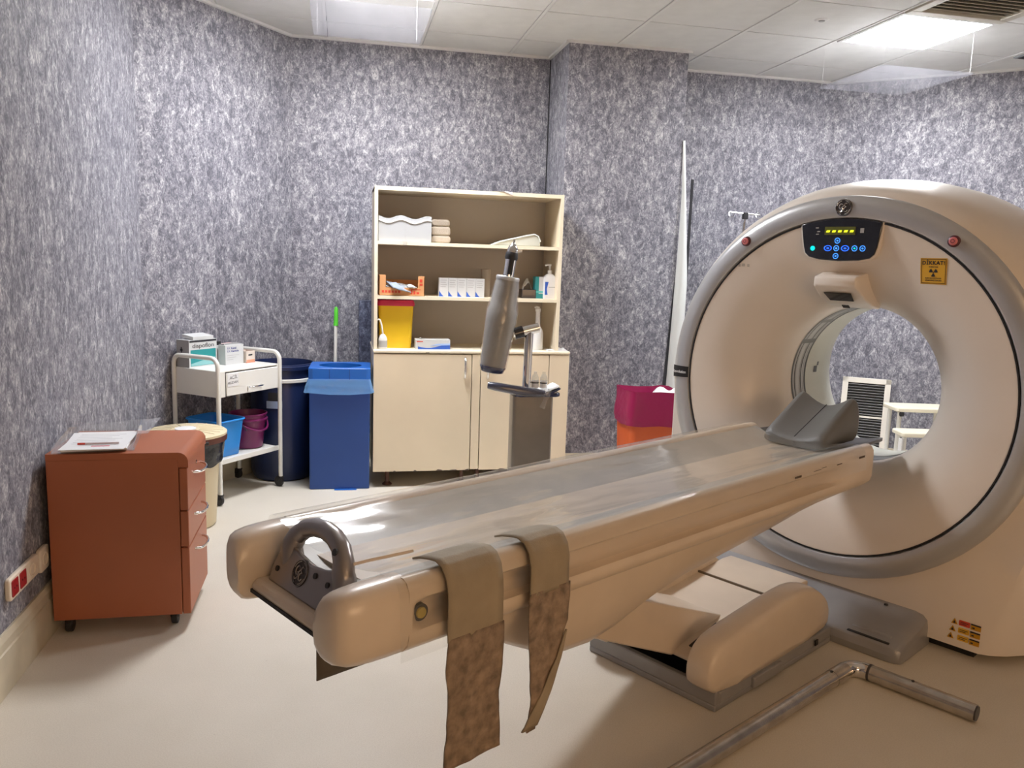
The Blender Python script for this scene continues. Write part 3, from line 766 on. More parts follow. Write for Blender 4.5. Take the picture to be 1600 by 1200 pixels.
# clear vinyl sheet laid over the table
sx = [(-.281, .64), (-.279, .70), (-.275, .745), (-.262, .768), (-.243, .776), (-.222, .773)] + [(-.2 + .05 * k, .746 + .026 * ((-.2 + .05 * k) / .2) ** 2) for k in range(9)] + [(.222, .773), (.243, .776), (.262, .769), (.275, .748), (.279, .715), (.281, .69)]
def sheet(u, v):
    a = -2.245 + 2.0 * u
    t = v * (len(sx) - 1); i = min(int(t), len(sx) - 2); k = t - i
    l = sx[i][0] + (sx[i + 1][0] - sx[i][0]) * k; z = sx[i][1] + (sx[i + 1][1] - sx[i][1]) * k
    if v > .93 and u < .09: z -= (v - .93) / .07 * .075 * (1 - max(0, u - .065) / .025)
    if abs(l) < .21: z += .005 * noise.noise(Vector((l * 14, a * 3.0, 2.0))) + .003 * noise.noise(Vector((l * 30, a * 9.0, 5.0)))
    else: l += .002 * noise.noise(Vector((z * 20, a * 5, 1.0))) * (1 if l > 0 else -1)
    return (l, a - TA, z)
vs = thing('vinyl_cover_sheet', 'clear glossy plastic sheet draped over the patient table', 'plastic sheet', tb.location, GROT)
MB().grid(sheet, 120, 66).build('sheet', SHEET, vs, smooth=60)
sm = MB()
for a0, l0, le in ((-.62, .262, .05), (-.47, .268, .035), (-.56, .26, .03), (-.30, .266, .045), (-.75, .2665, .04)):
    sm.box(l0 + .008, l0 + .0095, a0 - TA, a0 + le - TA, .735 + .01 * random.random(), .738 + .01 * random.random())
sm.build('torn_edge_marks', mat('torn_brown', (.09, .06, .04), .8), vs, smooth=0)

# straps hanging over the table edge
S1 = thing('table_strap', 'wide brown strap hanging down the near side of the table, nearest the handle end', 'strap', tb.location, GROT)
over = [(.165, .765), (.19, .774), (.222, .781), (.243, .7835), (.264, .777), (.279, .758), (.286, .73), (.288, .70)]
def ss(path, a0f, a1f, name, m, parent, nv=8, crumple=.0):
    b = MB(); n_ = len(path)
    def fn(u, v):
        t = u * (n_ - 1); i = min(int(t), n_ - 2); k = t - i
        l = path[i][0] + (path[i + 1][0] - path[i][0]) * k; z = path[i][1] + (path[i + 1][1] - path[i][1]) * k
        a = a0f(z) + (a1f(z) - a0f(z)) * v
        l += crumple * noise.noise(Vector((a * 16, z * 16, 3))) + crumple * .5 * noise.noise(Vector((a * 45, z * 30, 8)))
        return (l, a - TA, z)
    b.grid(fn, (n_ - 1) * 4, nv)
    return b.build(name, m, parent, smooth=60, solid=.004)
ss(over + [(.289, .66), (.289, .625)], lambda z: -2.137, lambda z: -1.992, 'upper_strap', STRAP, S1, crumple=.002)
ss([(.2895, .632), (.29, .58), (.288, .52), (.287, .46), (.287, .40), (.287, .345)], lambda z: -2.136 + .004 * math.sin(z * 30), lambda z: -1.990 + .003 * math.sin(z * 24), 'worn_strap_end', VELC, S1, nv=18, crumple=.006)
S2 = thing('table_strap', 'crumpled brown strap tapering to a point on the near side of the table', 'strap', tb.location, GROT)
ss(over + [(.289, .66)], lambda z: -1.912, lambda z: -1.792 - .0 * z, 'upper_strap', STRAP, S2, crumple=.003)
def taper(z): 
    t = max(0, min(1, (.665 - z) / .31)); return -1.785 - .10 * t ** 1.5
ss([(.2895, .668), (.292, .60), (.296, .53), (.298, .47), (.297, .41), (.294, .365), (.292, .345)], lambda z: -1.912 + .006 * math.sin(z * 18), taper, 'worn_strap_end', VELC, S2, nv=18, crumple=.008)
ss([(.300, .56), (.303, .50), (.303, .45), (.300, .40), (.296, .355)], lambda z: taper(z) - .045 * (.56 - z) / .2, lambda z: taper(z) + .003, 'folded_edge', STRAP, S2, nv=6, crumple=.004)
S3 = thing('table_strap', 'dark strap end hanging down behind the far side of the table', 'strap', tb.location, GROT)
ss([(-.2885, .70), (-.2895, .65), (-.292, .60), (-.30, .5), (-.305, .4), (-.306, .33), (-.306, .278)], lambda z: -2.098, lambda z: -1.948, 'strap_band', STRAPD, S3, crumple=.003)

# head rest
hr = thing('head_rest', 'grey foam v-shaped head rest lying on the table by the bore', 'head rest', (GLOC[0], GLOC[1], .722), GROT)
secs = []
def hsect(u):
    a = -.245 + .27 * u
    hp_ = .040 + .150 * u ** .9; hv = .028 + .112 * u ** 1.0; wl = .128 + .008 * u
    top = [(-wl, hp_ * .35), (-wl + .004, hp_ * .75), (-wl + .018, hp_ * .95), (-wl + .038, hp_), (-.07, hv + (hp_ - hv) * .48), (-.02, hv + .002), (0, hv), (.02, hv + .002), (.07, hv + (hp_ - hv) * .48), (wl - .038, hp_), (wl - .018, hp_ * .95), (wl - .004, hp_ * .75), (wl, hp_ * .35), (wl - .006, .0), (wl * .4, -.004), (-wl * .4, -.004), (-wl + .006, .0)]
    return a, top
for u, sc in ((0, .72), (.03, .9), (.08, 1), (.2, 1), (.4, 1), (.6, 1), (.8, 1), (.93, 1), (.98, .96), (1.0, .85)):
    a, tp = hsect(u)
    secs.append([(-.01 + x * (1 if sc > .9 else .96), a, (z - .03) * sc + .03 * sc) for x, z in tp])
MB().loft(secs).build('foam_block', HEAD, hr, smooth=50, subd=1)
MB().tube([(-.01, hsect(u)[0], hsect(u)[1][6][1] + .0005) for u in (.06, .3, .6, .95)], .0016, 6).build('valley_seam', BLK, hr)

# ------------------------------------------------------------------ steel pipe on the floor
pp = thing('steel_pipe', 'bent steel pipe lying on the floor in front of the scanner', 'pipe', (1.745, 2.325, 0))
P0, P1, P2 = Vector((-1.10, -.61, .029)), Vector((0, 0, .029)), Vector((.205, -.335, .029))
da = (P0 - P1).normalized(); db = (P2 - P1).normalized()
MB().cyl(P1 + da * .145, P0, .0275, n=24).build('long_tube', STEEL, pp)
MB().cyl(P1 + da * .055, P1 + da * .145, .0285, n=24).build('sleeve', STEEL, pp)
eb = []
for k in range(13):
    t = k / 12; a, b, c = P1 + da * .06, P1, P1 + db * .06
    eb.append(a * (1 - t) ** 2 + b * 2 * t * (1 - t) + c * t * t)
MB().tube(eb, .0275, 20).build('elbow', CHROME, pp, smooth=60)
MB().cyl(P1 + db * .058, P1 + db * .066, .0292, n=24).build('joint_ring', DMETAL, pp)
MB().cyl(P1 + db * .066, P2, .0275, n=24).build('short_tube', STEEL, pp)
MB().cyl(P2 - db * .002, P2 + db * .004, .024, n=24).build('tube_end', DMETAL, pp)
for t, d in ((.20, db), (.15, da)):
    c_ = P1 + d * t + Vector((0, 0, .0265)); MB().cyl(c_, c_ + Vector((0, 0, .003)), .005, n=12).build('screw', BLK, pp)

# ------------------------------------------------------------------ terracotta drawer pedestal on the left
dx0, dx1, dy0, dy1, dz0, dz1 = -1.0, -.538, 2.995, 3.385, .058, .668
pd = thing('drawer_pedestal', 'terracotta three-drawer pedestal against the left wall', 'drawer unit', ((dx0 + dx1) / 2, (dy0 + dy1) / 2, 0))
hx, hy = (dx1 - dx0) / 2, (dy1 - dy0) / 2
B(-hx, hx - .03, -hy, hy, dz0, dz1 - .022).build('carcass', ORANGE, pd, bevel=.002)
prof = [(-hx, dz1 - .022), (-hx, dz1), (hx - .03, dz1)] + [(hx - .03 + .034 * math.sin(R(a)), dz1 - .034 + .034 * math.cos(R(a))) for a in (20, 40, 60, 80, 90)] + [(hx + .004, dz1 - .055), (hx - .03, dz1 - .055), (hx - .03, dz1 - .022)]
MB().prism(prof, 'y', -hy, hy).build('top', ORANGE, pd, smooth=30)
for z0, z1 in ((dz1 - .215, dz1 - .058), (dz1 - .352, dz1 - .219), (dz0, dz1 - .356)):
    dr = B(hx - .028, hx, -hy + .002, hy - .002, z0, z1).build('drawer', ORANGE, pd, bevel=.003)
    zc = z1 - .045; ym = .0
    MB().tube([(hx - .001, -.075, zc), (hx + .008, -.074, zc), (hx + .022, -.06, zc - .002), (hx + .031, -.03, zc - .003), (hx + .033, 0, zc - .003), (hx + .031, .03, zc - .003), (hx + .022, .06, zc - .002), (hx + .008, .074, zc), (hx - .001, .075, zc)], .0048, 10).build('handle', CHROME, dr, smooth=60)
MB().cyl((hx - .002, -.02, dz1 - .078), (hx + .004, -.02, dz1 - .078), .009, n=16).build('lock', CHROME, pd)
def castor(parent, x, y, r, m=CAST, fork=None, top=None):
    w_ = MB().cyl((x - r * .42, y, r), (x + r * .42, y, r), r, n=20).build('castor_wheel', m, parent, bevel=r * .15)
    MB().box(x - r * .55, x + r * .55, y - r * .7, y + r * .5, r * 1.05, top or r * 2.1).build('castor_fork', fork or m, w_, bevel=r * .15)
    return w_
for x, y in ((-.19, -.155), (.165, -.135), (-.19, .155), (.165, .15)): castor(pd, x, y, .027, top=dz0)
# tray with papers on the pedestal
tr = thing('letter_tray', 'clear plastic letter tray on the terracotta pedestal', 'letter tray', (-.872, 3.17, dz1), R(8))
tp = MB()
tp.box(-.13, .13, -.16, .16, .002, .006)
b_ = tp.build('tray_floor', CLEARP, tr, smooth=0)
def side(x0, x1, y0, y1, h0, h1, ax):
    return MB().add([(x0, y0, .004), (x1, y1, .004), (x1, y1, h1), (x0, y0, h0)], [(0, 1, 2, 3)]).build('tray_side', CLEARP, tr, smooth=0, solid=.004)
side(.13, .13, -.16, .16, .025, .055, 0); side(-.13, -.13, -.16, .16, .022, .022, 0); side(-.13, .13, .16, .16, .03, .055, 0)
MB().add([(.13, .0, .03), (.13, .16, .05), (.20, .17, .055), (.165, .0, .03)], [(0, 1, 2, 3)]).build('tray_side', CLEARP, tr, smooth=0, solid=.003)
for k in range(2):
    p_ = B(-.105, .105, -.148, .148, 0, .0022 if k else .006).build('paper_sheet', PAPER, None, smooth=0)
    p_.location = (-.868 + .006 * k, 3.160 - .012 * k, dz1 + .0065 + .0065 * k); p_.rotation_euler = (0, 0, R(8 - 5 * k))
    tag(p_, 'printed white form lying on top of the papers in the clear tray' if k else 'stack of white paper lying under the printed form in the clear tray', 'paper')
    if k:
        for q in range(7): B(-.085, .07 - .02 * (q % 3), .10 - .026 * q, .102 - .026 * q, .0022, .0026).build('print_line', GREYP, p_, smooth=0)
        B(-.01, .05, -.105, -.09, .0022, .0026).build('stamp', mat('pink_stamp', (.60, .22, .25), .7), p_, smooth=0)
pen = thing('pen', 'slim pink and white pen lying on the printed form', 'pen', (-.842, 3.075, dz1 + .020), R(4))
MB().cyl((-.05, 0, 0), (.06, 0, 0), .0035, n=10).build('barrel', mat('pale_pen', (.55, .45, .45), .4), pen)
MB().cyl((-.075, 0, 0), (-.05, 0, 0), .0037, n=10).build('cap', REDP, pen)

# wall sockets
so = thing('power_socket_strip', 'cream wall socket panel with two dark red outlets above the baseboard', 'socket', (-1.03, 2.80, .305))
MB().prism(rrect(-.125, .125, -.037, .037, .014), 'x', 0, .016).build('plate', SOCKET, so, bevel=.004)
for y in (-.085, -.018): 
    r_ = MB().prism(rrect(y - .027, y + .027, -.027, .027, .006), 'x', .015, .0185).build('red_outlet', SOCKR, so, bevel=.002)
    for k in (-.009, .009): MB().cyl((.0175, y + k, 0), (.019, y + k, 0), .003, n=10).build('socket_hole', BLK, r_)
r_ = MB().lathe([(.024, .016), (.024, .020), (.020, .020), (.018, .006), (0, .006)], (0, .065, 0), 24, 'x').build('round_outlet', SOCKET, so)
for k in (-.008, .008): MB().cyl((.005, .065 + k, 0), (.0075, .065 + k, 0), .003, n=10).build('socket_hole', BLK, r_)
so = thing('power_socket', 'cream single wall socket next to the terracotta pedestal', 'socket', (-1.03, 2.985, .298))
MB().prism(rrect(-.042, .042, -.042, .042, .012), 'x', 0, .016).build('plate', SOCKET, so, bevel=.004)
r_ = MB().lathe([(.024, .016), (.024, .020), (.020, .020), (.018, .004), (0, .004)], (0, 0, 0), 24, 'x').build('round_outlet', SOCKET, so)
for k in (-.008, .008): MB().cyl((.003, k, 0), (.006, k, 0), .003, n=10).build('socket_hole', BLK, r_)

# ------------------------------------------------------------------ beige waste bin with black liner
bn = thing('waste_bin', 'beige plastic waste bin with black liner between pedestal and trolley', 'waste bin', (-.76, 4.22, 0))
MB().lathe([(0, .004), (.13, .004), (.136, .012), (.158, .36), (.172, .45)], n=40).build('bucket', BEIGEP, bn)
def bagr(r, h): return (r, h)
lm = MB().grid(lambda u, v: ((.168 + .022 * (1 - v) + .010 * noise.noise(Vector((math.cos(2 * PI * u) * 3, math.sin(2 * PI * u) * 3, v * 3)))) * math.cos(2 * PI * u), (.168 + .022 * (1 - v) + .010 * noise.noise(Vector((math.cos(2 * PI * u) * 3, math.sin(2 * PI * u) * 3, v * 3)))) * math.sin(2 * PI * u), .452 - .125 * v - .02 * v * noise.noise(Vector((math.cos(2 * PI * u) * 2, math.sin(2 * PI * u) * 2, 9)))), 56, 8)
lm.build('black_liner', BAGK, bn, smooth=70)
lid = MB().lathe([(.196, .444), (.198, .462), (.196, .474), (.185, .474)], n=44).build('lid_rim', BROWNP, bn)
ld = MB().lathe([(.196, .470), (.197, .484), (.188, .490), (.06, .497), (.055, .4975), (0, .4975)], n=44).build('lid', BEIGEP, bn)
MB().lathe([(.05, .4978), (.05, .503), (.0, .505)], n=30).build('lid_flap', PAPER, ld)
for k in range(22):
    t_ = 2 * PI * k / 22
    MB().tube([(.07 * math.cos(t_), .07 * math.sin(t_), .4972), (.18 * math.cos(t_), .18 * math.sin(t_), .4912)], .0022, 5).build('lid_rib', BEIGEP, ld)
B(-.045, .045, -.203, -.192, .449, .464).xf(Matrix.Rotation(R(28), 4, 'Z')).build('rim_slot', BLK, lid, bevel=.003)

# ------------------------------------------------------------------ white trolley
TR = math.atan2(.782, .623)
ty = thing('medical_trolley', 'white metal medical trolley on castors standing at the left wall', 'trolley', (-.641, 4.531, 0), TR)
W_, D_ = .458, .33
# local x = along the drawer front, y = towards the wall
B(0, W_, .004, D_, .735, .745).build('top_tray', WHITE, ty, bevel=.003)
B(-.002, .012, .0, D_, .60, .744).build('side_panel', WHITE, ty, bevel=.002); B(W_ - .012, W_ + .002, .0, D_, .60, .744).build('side_panel', WHITE, ty, bevel=.002)
B(.0, W_, D_ - .012, D_ + .002, .60, .744).build('rear_panel', WHITE, ty, bevel=.002)
B(.012, W_ - .012, .012, D_ - .012, .602, .61).build('drawer_case', WHITE, ty, smooth=0)
B(.012, .046, -.001, .012, .60, .74).build('front_post', WHITE, ty, bevel=.002)
dw = B(.050, W_ - .013, -.006, .010, .604, .729).build('drawer', WHITE, ty, bevel=.003)
B(.0455, .0505, .0, .008, .604, .735).build('drawer_gap', BLK, ty, smooth=0)
MB().tube([(.205, -.006, .640), (.205, -.026, .640), (.215, -.030, .640), (.295, -.030, .640), (.305, -.026, .640), (.305, -.006, .640)], .0045, 8).build('drawer_handle', CHROME, dw, smooth=60)
nt = B(.055, .135, -.0078, -.006, .655, .725).build('paper_note', PAPER, dw, smooth=0)
lettering('note_lettering', 'ACİL', .025, INK, nt, lambda x, y: (.098 + x, -.0083, .704 + y + x * .08), shear=.15)
lettering('note_lettering', 'MÜDAH.', .021, INK, nt, lambda x, y: (.095 + x, -.0083, .676 + y + x * .08), shear=.15)
B(0.006, W_ - .006, .0, D_, .243, .250).build('lower_shelf', WHITE, ty, bevel=.003)
B(0.006, W_ - .006, -.004, .002, .228, .256).build('shelf_lip', WHITE, ty, bevel=.002)
for x in (-.006, W_ + .006):
    pts = [(x, -.002, .062), (x, -.002, .60), (x, -.002, .765)]
    for k in range(1, 7): a = R(15 * k); pts.append((x, -.002 + .05 * (1 - math.cos(a)), .765 + .05 * math.sin(a)))
    for k in range(1, 7): a = R(15 * k); pts.append((x, D_ - .048 + .05 * math.sin(a) , .765 + .05 * math.cos(a)))
    pts += [(x, D_ + .002, .6), (x, D_ + .002, .062)]
    MB().tube(pts, .0125, 12).build('hoop_frame', WHITE, ty, smooth=60)
for x in (-.006, W_ + .006):
    for y in (-.002, D_ + .002):
        cw = MB().cyl((x - .011, y + .012, .031), (x + .011, y + .012, .031), .031, n=24).build('castor', CAST, ty, bevel=.005)
        MB().prism([(y - .014, .064), (y + .022, .064), (y + .026, .03), (y + .002, .03)], 'x', x - .017, x + .017).build('castor_fork', CAST, cw, bevel=.004)
cT, sT = math.cos(TR), math.sin(TR)
def tw(x, y, z): return (-.641 + cT * x - sT * y, 4.531 + sT * x + cT * y, z)
TT = .745
# cartons on the trolley
bx = thing('supply_carton', 'white and teal supply carton on the trolley top', 'carton', tw(.008, .225, TT), TR)
B(0, .135, 0, .155, 0, .135).build('carton_body', WBOX, bx, smooth=0)
B(-.0012, 0, .0, .155, .0, .135).build('grey_side', GREYC, bx, smooth=0)
B(.006, .129, -.001, 0, .006, .086).build('teal_panel', TEAL, bx, smooth=0)
B(.002, .133, -.001, 0, .123, .133).build('black_band', INK, bx, smooth=0)
lettering('carton_lettering', 'dispoflon', .031, INK, bx, lambda x, y: (.0675 + x, -.0018, .105 + y), spacing=.95)
cr_ = MB(); cr_.box(-.0022, -.0010, .088, .098, .072, .100); cr_.box(-.0022, -.0010, .079, .107, .081, .091); cr_.build('cross_mark', INK, bx, smooth=0)
MB().add([(.008, -.0016, .008), (.127, -.0016, .008), (.127, -.0016, .045), (.06, -.0016, .030), (.008, -.0016, .018)], [(0, 1, 2, 3, 4)]).build('pale_swoosh', mat('pale_teal', (.25, .52, .53), .5), bx, smooth=0)
B(.02, .12, .012, .15, .135, .150).xf(Matrix.Rotation(R(4), 4, 'X')).build('lid_flap', WBOX, bx, smooth=0)
for o_ in bx.children: o_.scale = (1.45, .62, 1.12)
bx = thing('cannula_carton', 'white cannula carton with dark blue lettering on the trolley', 'carton', tw(.21, .165, TT), TR)
B(0, .12, 0, .055, 0, .112).build('carton_body', WBOX, bx, smooth=0)
for k, tx in enumerate(('I.V. Kanül', 'I.V. Cannula')): lettering('carton_lettering', tx, .0155, BLUEINK, bx, lambda x, y: (.012 + x, -.0008, .094 - .017 * k + y), align='LEFT', bold=.0004)
for k in range(3): B(.012, .09 - .02 * k, -.0008, 0, .052 - .012 * k, .0545 - .012 * k).build('print_line', GREYP, bx, smooth=0)
B(.01, .11, .01, .05, .112, .122).xf(Matrix.Rotation(R(-6), 4, 'X')).build('open_flap', GREYC, bx, smooth=0)
for o_ in bx.children: o_.scale = (1.15, 1, 1.0)
bx = thing('small_carton', 'small open white and orange carton on the right of the trolley top', 'carton', tw(.352, .15, TT), TR)
f = MB()
f.box(0, .072, 0, .003, 0, .070); f.box(0, .072, .069, .072, 0, .070); f.box(0, .003, 0, .072, 0, .070); f.box(.069, .072, 0, .072, 0, .070); f.box(0, .072, 0, .072, 0, .003)
f.build('carton_body', mat('carton_cream', (.70, .62, .54), .6), bx, smooth=0)
B(.004, .068, -.001, 0, .002, .018).build('orange_band', mat('pale_orange', (.70, .33, .2), .6), bx, smooth=0)
B(.02, .05, -.0012, 0, .042, .050).build('print_mark', INK, bx, smooth=0)
B(.0, .072, -.0008, .072, -.0005, .004).build('red_edge', REDP, bx, smooth=0)
bx = thing('pink_carton', 'pale pink carton at the back of the trolley top', 'carton', tw(.30, .272, TT), TR)
B(0, .09, 0, .05, 0, .105).build('carton_body', mat('pale_pink', (.72, .56, .53), .6), bx, smooth=0)
B(-.001, .091, -.001, .051, .088, .106).build('lid', mat('pink_lid', (.74, .50, .50), .6), bx, smooth=0)
bx = thing('white_bottle', 'short white bottle behind the cannula carton on the trolley', 'bottle', tw(.245, .26, TT), TR)
MB().lathe([(0, 0), (.024, 0), (.025, .004), (.025, .095), (.018, .108)], n=24).build('bottle_body', WBOX, bx)
MB().lathe([(.018, .108), (.018, .128), (0, .128)], n=24).build('cap', INK, bx)
# pails on the lower shelf
bk = thing('blue_pail', 'sky blue rectangular pail on the lower shelf of the trolley', 'pail', tw(.118, .155, .25), TR)
secs = []
for k, z in ((.80, .004), (.84, .05), (.97, .19), (1.0, .205)): secs.append([(x * k, y * k, z) for x, y in rrect(-.098, .098, -.13, .13, .03)])
p_ = MB().loft(secs, cap=False); p_.add([(x * .8, y * .8, .004) for x, y in rrect(-.098, .098, -.13, .13, .03)], [tuple(range(24))])
p_.build('pail_body', BUCKB, bk, smooth=40, solid=.003)
rim = [(x, y, .205) for x, y in rrect(-.102, .102, -.134, .134, .033)]
MB().tube(rim + rim[:2], .006, 8).build('pail_rim', BUCKB, bk, smooth=60)
MB().tube([(.104, -.02, .19), (.108, -.05, .175), (.106, -.10, .15), (.10, -.135, .13)], .003, 6).build('pail_handle', DMETAL, bk, smooth=60)
bk = thing('magenta_bucket', 'round magenta bucket with handle on the lower shelf of the trolley', 'bucket', tw(.345, .135, .25), TR)
MB().lathe([(0, .004), (.078, .004), (.082, .01), (.100, .17), (.104, .195), (.109, .20), (.109, .207), (.103, .207), (.098, .19), (.078, .012), (0, .012)], n=36).build('bucket_body', PURP, bk)
MB().lathe([(.105, .165), (.112, .168), (.112, .175), (.104, .178)], n=36).build('bucket_rim', PURP, bk)
hh = []
for k in range(17):
    a = PI * k / 16; hh.append((.112 * math.cos(a), -.112 * math.sin(a) * .98, .185 - .075 * math.sin(a)))
MB().tube(hh, .006, 8).build('bucket_handle', PURP, bk, smooth=60)

# ------------------------------------------------------------------ navy barrel and blue box bin, mop, wall duct
br = thing('blue_barrel', 'dark navy plastic barrel behind the trolley', 'barrel', (-.352, 5.165, 0))
MB().lathe([(0, .004), (.175, .004), (.185, .02), (.194, .06), (.194, .30), (.192, .56), (.186, .60), (.186, .68), (.192, .70), (.192, .72), (.184, .722), (.180, .70), (.176, .10), (0, .10)], n=44).build('drum', NAVY, br)
MB().lathe([(.192, .612), (.199, .616), (.199, .632), (.192, .636)], n=44).build('drum_hoop', WHITE, br)
MB().lathe([(.190, .686), (.200, .690), (.200, .71), (.190, .716)], n=44).build('drum_rim', NAVY, br)
lbm = MB().grid(lambda u, v: (.1965 * math.cos(R(-115 + 28 * u)), .1965 * math.sin(R(-115 + 28 * u)), .46 + .045 * v), 6, 2).build('drum_label', mat('pale_blue_label', (.34, .42, .60), .6), br)
MB().grid(lambda u, v: (.197 * math.cos(R(-112 + 22 * u)), .197 * math.sin(R(-112 + 22 * u)), .507 + .05 * v), 6, 2).build('drum_label', INK, br)
bb = thing('box_bin', 'tall blue box bin with round hole in its lid, beside the shelf cabinet', 'waste bin', (.001, 4.945, 0), R(-2))
B(-.175, .175, -.15, .15, .0, .645).build('box_body', BLUE, bb, bevel=.006)
bagm = MB()
def bag(u, v):
    pr = rrect(-.18, .18, -.155, .155, .02, 9); n_ = len(pr); t_ = u * n_; i = int(t_) % n_; k = t_ - int(t_)
    x = pr[i][0] + (pr[(i + 1) % n_][0] - pr[i][0]) * k; y = pr[i][1] + (pr[(i + 1) % n_][1] - pr[i][1]) * k
    f_ = 1 + v * (.13 + .10 * noise.noise(Vector((x * 9, y * 9, 1)))) + .02 * noise.noise(Vector((x * 40, y * 40, v * 3)))
    return (x * f_, y * f_, .668 - .085 * v + .02 * v * noise.noise(Vector((x * 12, y * 12, 5))))
MB().grid(bag, 120, 8).build('bag_skirt', BAGB, bb, smooth=70)
lidp = MB(); sqp = []; cip = []
for k in range(48):
    t_ = 2 * PI * k / 48; c_, s_ = math.cos(t_), math.sin(t_)
    m_ = max(abs(c_) / .179, abs(s_) / .154); sqp.append((c_ / m_, s_ / m_)); cip.append((.125 * c_, .105 * s_ - .005))
lidp.loft([[(x, y, .655) for x, y in sqp], [(x, y, .728) for x, y in sqp], [(x, y, .731) for x, y in [(a * .985, b * .985) for a, b in sqp]], [(x, y, .731) for x, y in cip], [(x, y, .70) for x, y in cip]], cap=False)
lo = lidp.build('lid', BLUEL, bb, smooth=30)
B(-.165, .165, -.14, .14, .648, .650).build('hole_dark', NAVY, bb, smooth=0)
for x in (-.06, .055): B(x, x + .004, -.1555, -.1535, .66, .725).build('lid_fold', BLUE, lo, smooth=0)
B(-.03, .10, -.175, -.151, 0, .003).build('loose_flap', BLUEL, bb, smooth=0)
mp_ = thing('mop_handle', 'white pole with green grip leaning behind the blue box bin', 'pole', (-.03, 5.44, 0))
MB().cyl((-.01, -.10, .03), (.0, .02, .94), .011, n=14).build('pole', WHITE, mp_)
MB().tube([(.0, .02, .925), (.001, .022, .95), (.002, .025, .99), (.002, .028, 1.035), (.002, .029, 1.05)], [.017, .015, .014, .013, .006], 14).build('green_grip', GREEN, mp_, smooth=60)
MB().lathe([(.012, 0), (.10, 0), (.10, .02), (.03, .035), (.012, .05)], (-.01, -.10, .0), 20).build('foot_plate', GREEN, mp_)
dk = thing('wall_duct', 'narrow boxed wall duct covered in bluish wallpaper left of the shelf', 'wall duct', (.17, 5.575, 0))
B(-.048, .048, -.085, -.001, .19, 1.09).build('box', WALL_B, dk, bevel=.004)
B(-.05, .05, -.087, -.001, 1.085, 1.092).build('cap', WALL_B, dk, smooth=0)

# ------------------------------------------------------------------ shelf cabinet
CX0, CX1, CY0 = .192, 1.392, 4.80
cb = thing('base_cabinet', 'cream base cabinet with two worn doors under the open shelf', 'cabinet', ((CX0 + CX1) / 2, CY0 + .25, 0))
hw = (CX1 - CX0) / 2
def cbx(x): return x - (CX0 + CX1) / 2
cc = MB(); y0 = -.25 + .02
cc.box(-hw, -hw + .018, y0, .25, .105, .825); cc.box(hw - .05, hw - .03, y0, .25, .105, .825); cc.box(-hw, hw - .03, .235, .25, .105, .825); cc.box(-hw, hw - .03, y0, .25, .105, .122)
cc.build('carcass', CREAM, cb, bevel=.001)
B(-hw - .004, hw + .002, -.255, .25, .823, .842).build('worktop', CREAM_E, cb, bevel=.006, seg=3)
def door(x0, x1, z0, z1, name):
    return B(x0, x1, -.25, -.231, z0, z1).build(name, CREAM, cb, bevel=.002)
d1 = door(-hw, cbx(.778), .100, .818, 'door'); d2 = door(cbx(.838), cbx(1.262), .100, .818, 'door')
door(cbx(.783), cbx(.833), .105, .82, 'centre_stile'); door(cbx(1.266), hw, .108, .82, 'right_panel')
for d, x, z in ((d1, cbx(.738), .735), (d2, cbx(.878), .735)):
    MB().tube([(x, -.249, z + .062), (x, -.268, z + .055), (x, -.276, z + .03), (x, -.278, z), (x, -.276, z - .03), (x, -.268, z - .055), (x, -.249, z - .062)], .0075, 10).build('handle', CHROME, d, smooth=60)
for d, xa, xb in ((d1, -hw, cbx(.778)), (d2, cbx(.838), cbx(1.262))):     # chipped lower edge
    x = xa + .12
    while x < xb - .02:
        l_ = .015 + .05 * random.random()
        MB().prism([(x, .099), (x + l_, .099), (x + l_ * .8, .104 + .005 * random.random()), (x + l_ * .3, .103 + .006 * random.random())], 'y', -.2515, -.249).build('chipped_edge', CHIP, d, smooth=0)
        x += l_ + .03 + .09 * random.random()
B(cbx(.50), cbx(.52), -.2555, -.2545, .826, .830).build('edge_chip', CHIP, cb, smooth=0)
for x in (-hw + .09, -.05, .05, hw - .12):
    for y in (-.17, .17): MB().lathe([(.03, 0), (.03, .006), (.014, .02), (.012, .07), (.024, .106)], (x, y, 0), 16).build('leg', mat('brown_leg', (.09, .035, .022), .5) if 'brown_leg' not in MATS else MATS['brown_leg'], cb)
sf = thing('open_shelf', 'cream open shelf unit with three bays standing on the base cabinet', 'shelf', (.759, 4.83 + .195, .842))
sw, sd, shh = .566, .195, .948
def sz(z): return z - .842
f = B(-sw, -sw + .02, -sd, sd, 0, shh).build('side_panel', CREAM, sf, bevel=.0015)
f = B(sw - .02, sw, -sd, sd, 0, shh).build('side_panel', CREAM, sf, bevel=.0015)
B(-sw + .02, sw - .02, sd - .008, sd, 0, shh - .022).build('back_panel', mat('back_board', (.50, .455, .40), .5), sf, smooth=0)
B(-sw, sw, -sd, sd, shh - .022, shh).build('top_panel', CREAM, sf, bevel=.0015)
s1 = B(-sw + .02, sw - .02, -sd + .004, sd - .008, sz(1.458), sz(1.478)).build('shelf_board', CREAM, sf, bevel=.0015)
s2 = B(-sw + .02, sw - .02, -sd + .004, sd - .008, sz(1.140), sz(1.160)).build('shelf_board', CREAM, sf, bevel=.0015)
for x0, x1, z0, z1 in ((-sw, -sw + .02, 0, shh), (sw - .02, sw, 0, shh), (-sw + .02, sw - .02, shh - .022, shh), (-sw + .02, sw - .02, sz(1.458), sz(1.478)), (-sw + .02, sw - .02, sz(1.140), sz(1.160))):
    yy = -sd if z1 > sz(1.5) else -sd + .004
    B(x0, x1, yy - .0015, yy, z0, z1).build('edge_band', CREAM_E, sf, smooth=0)
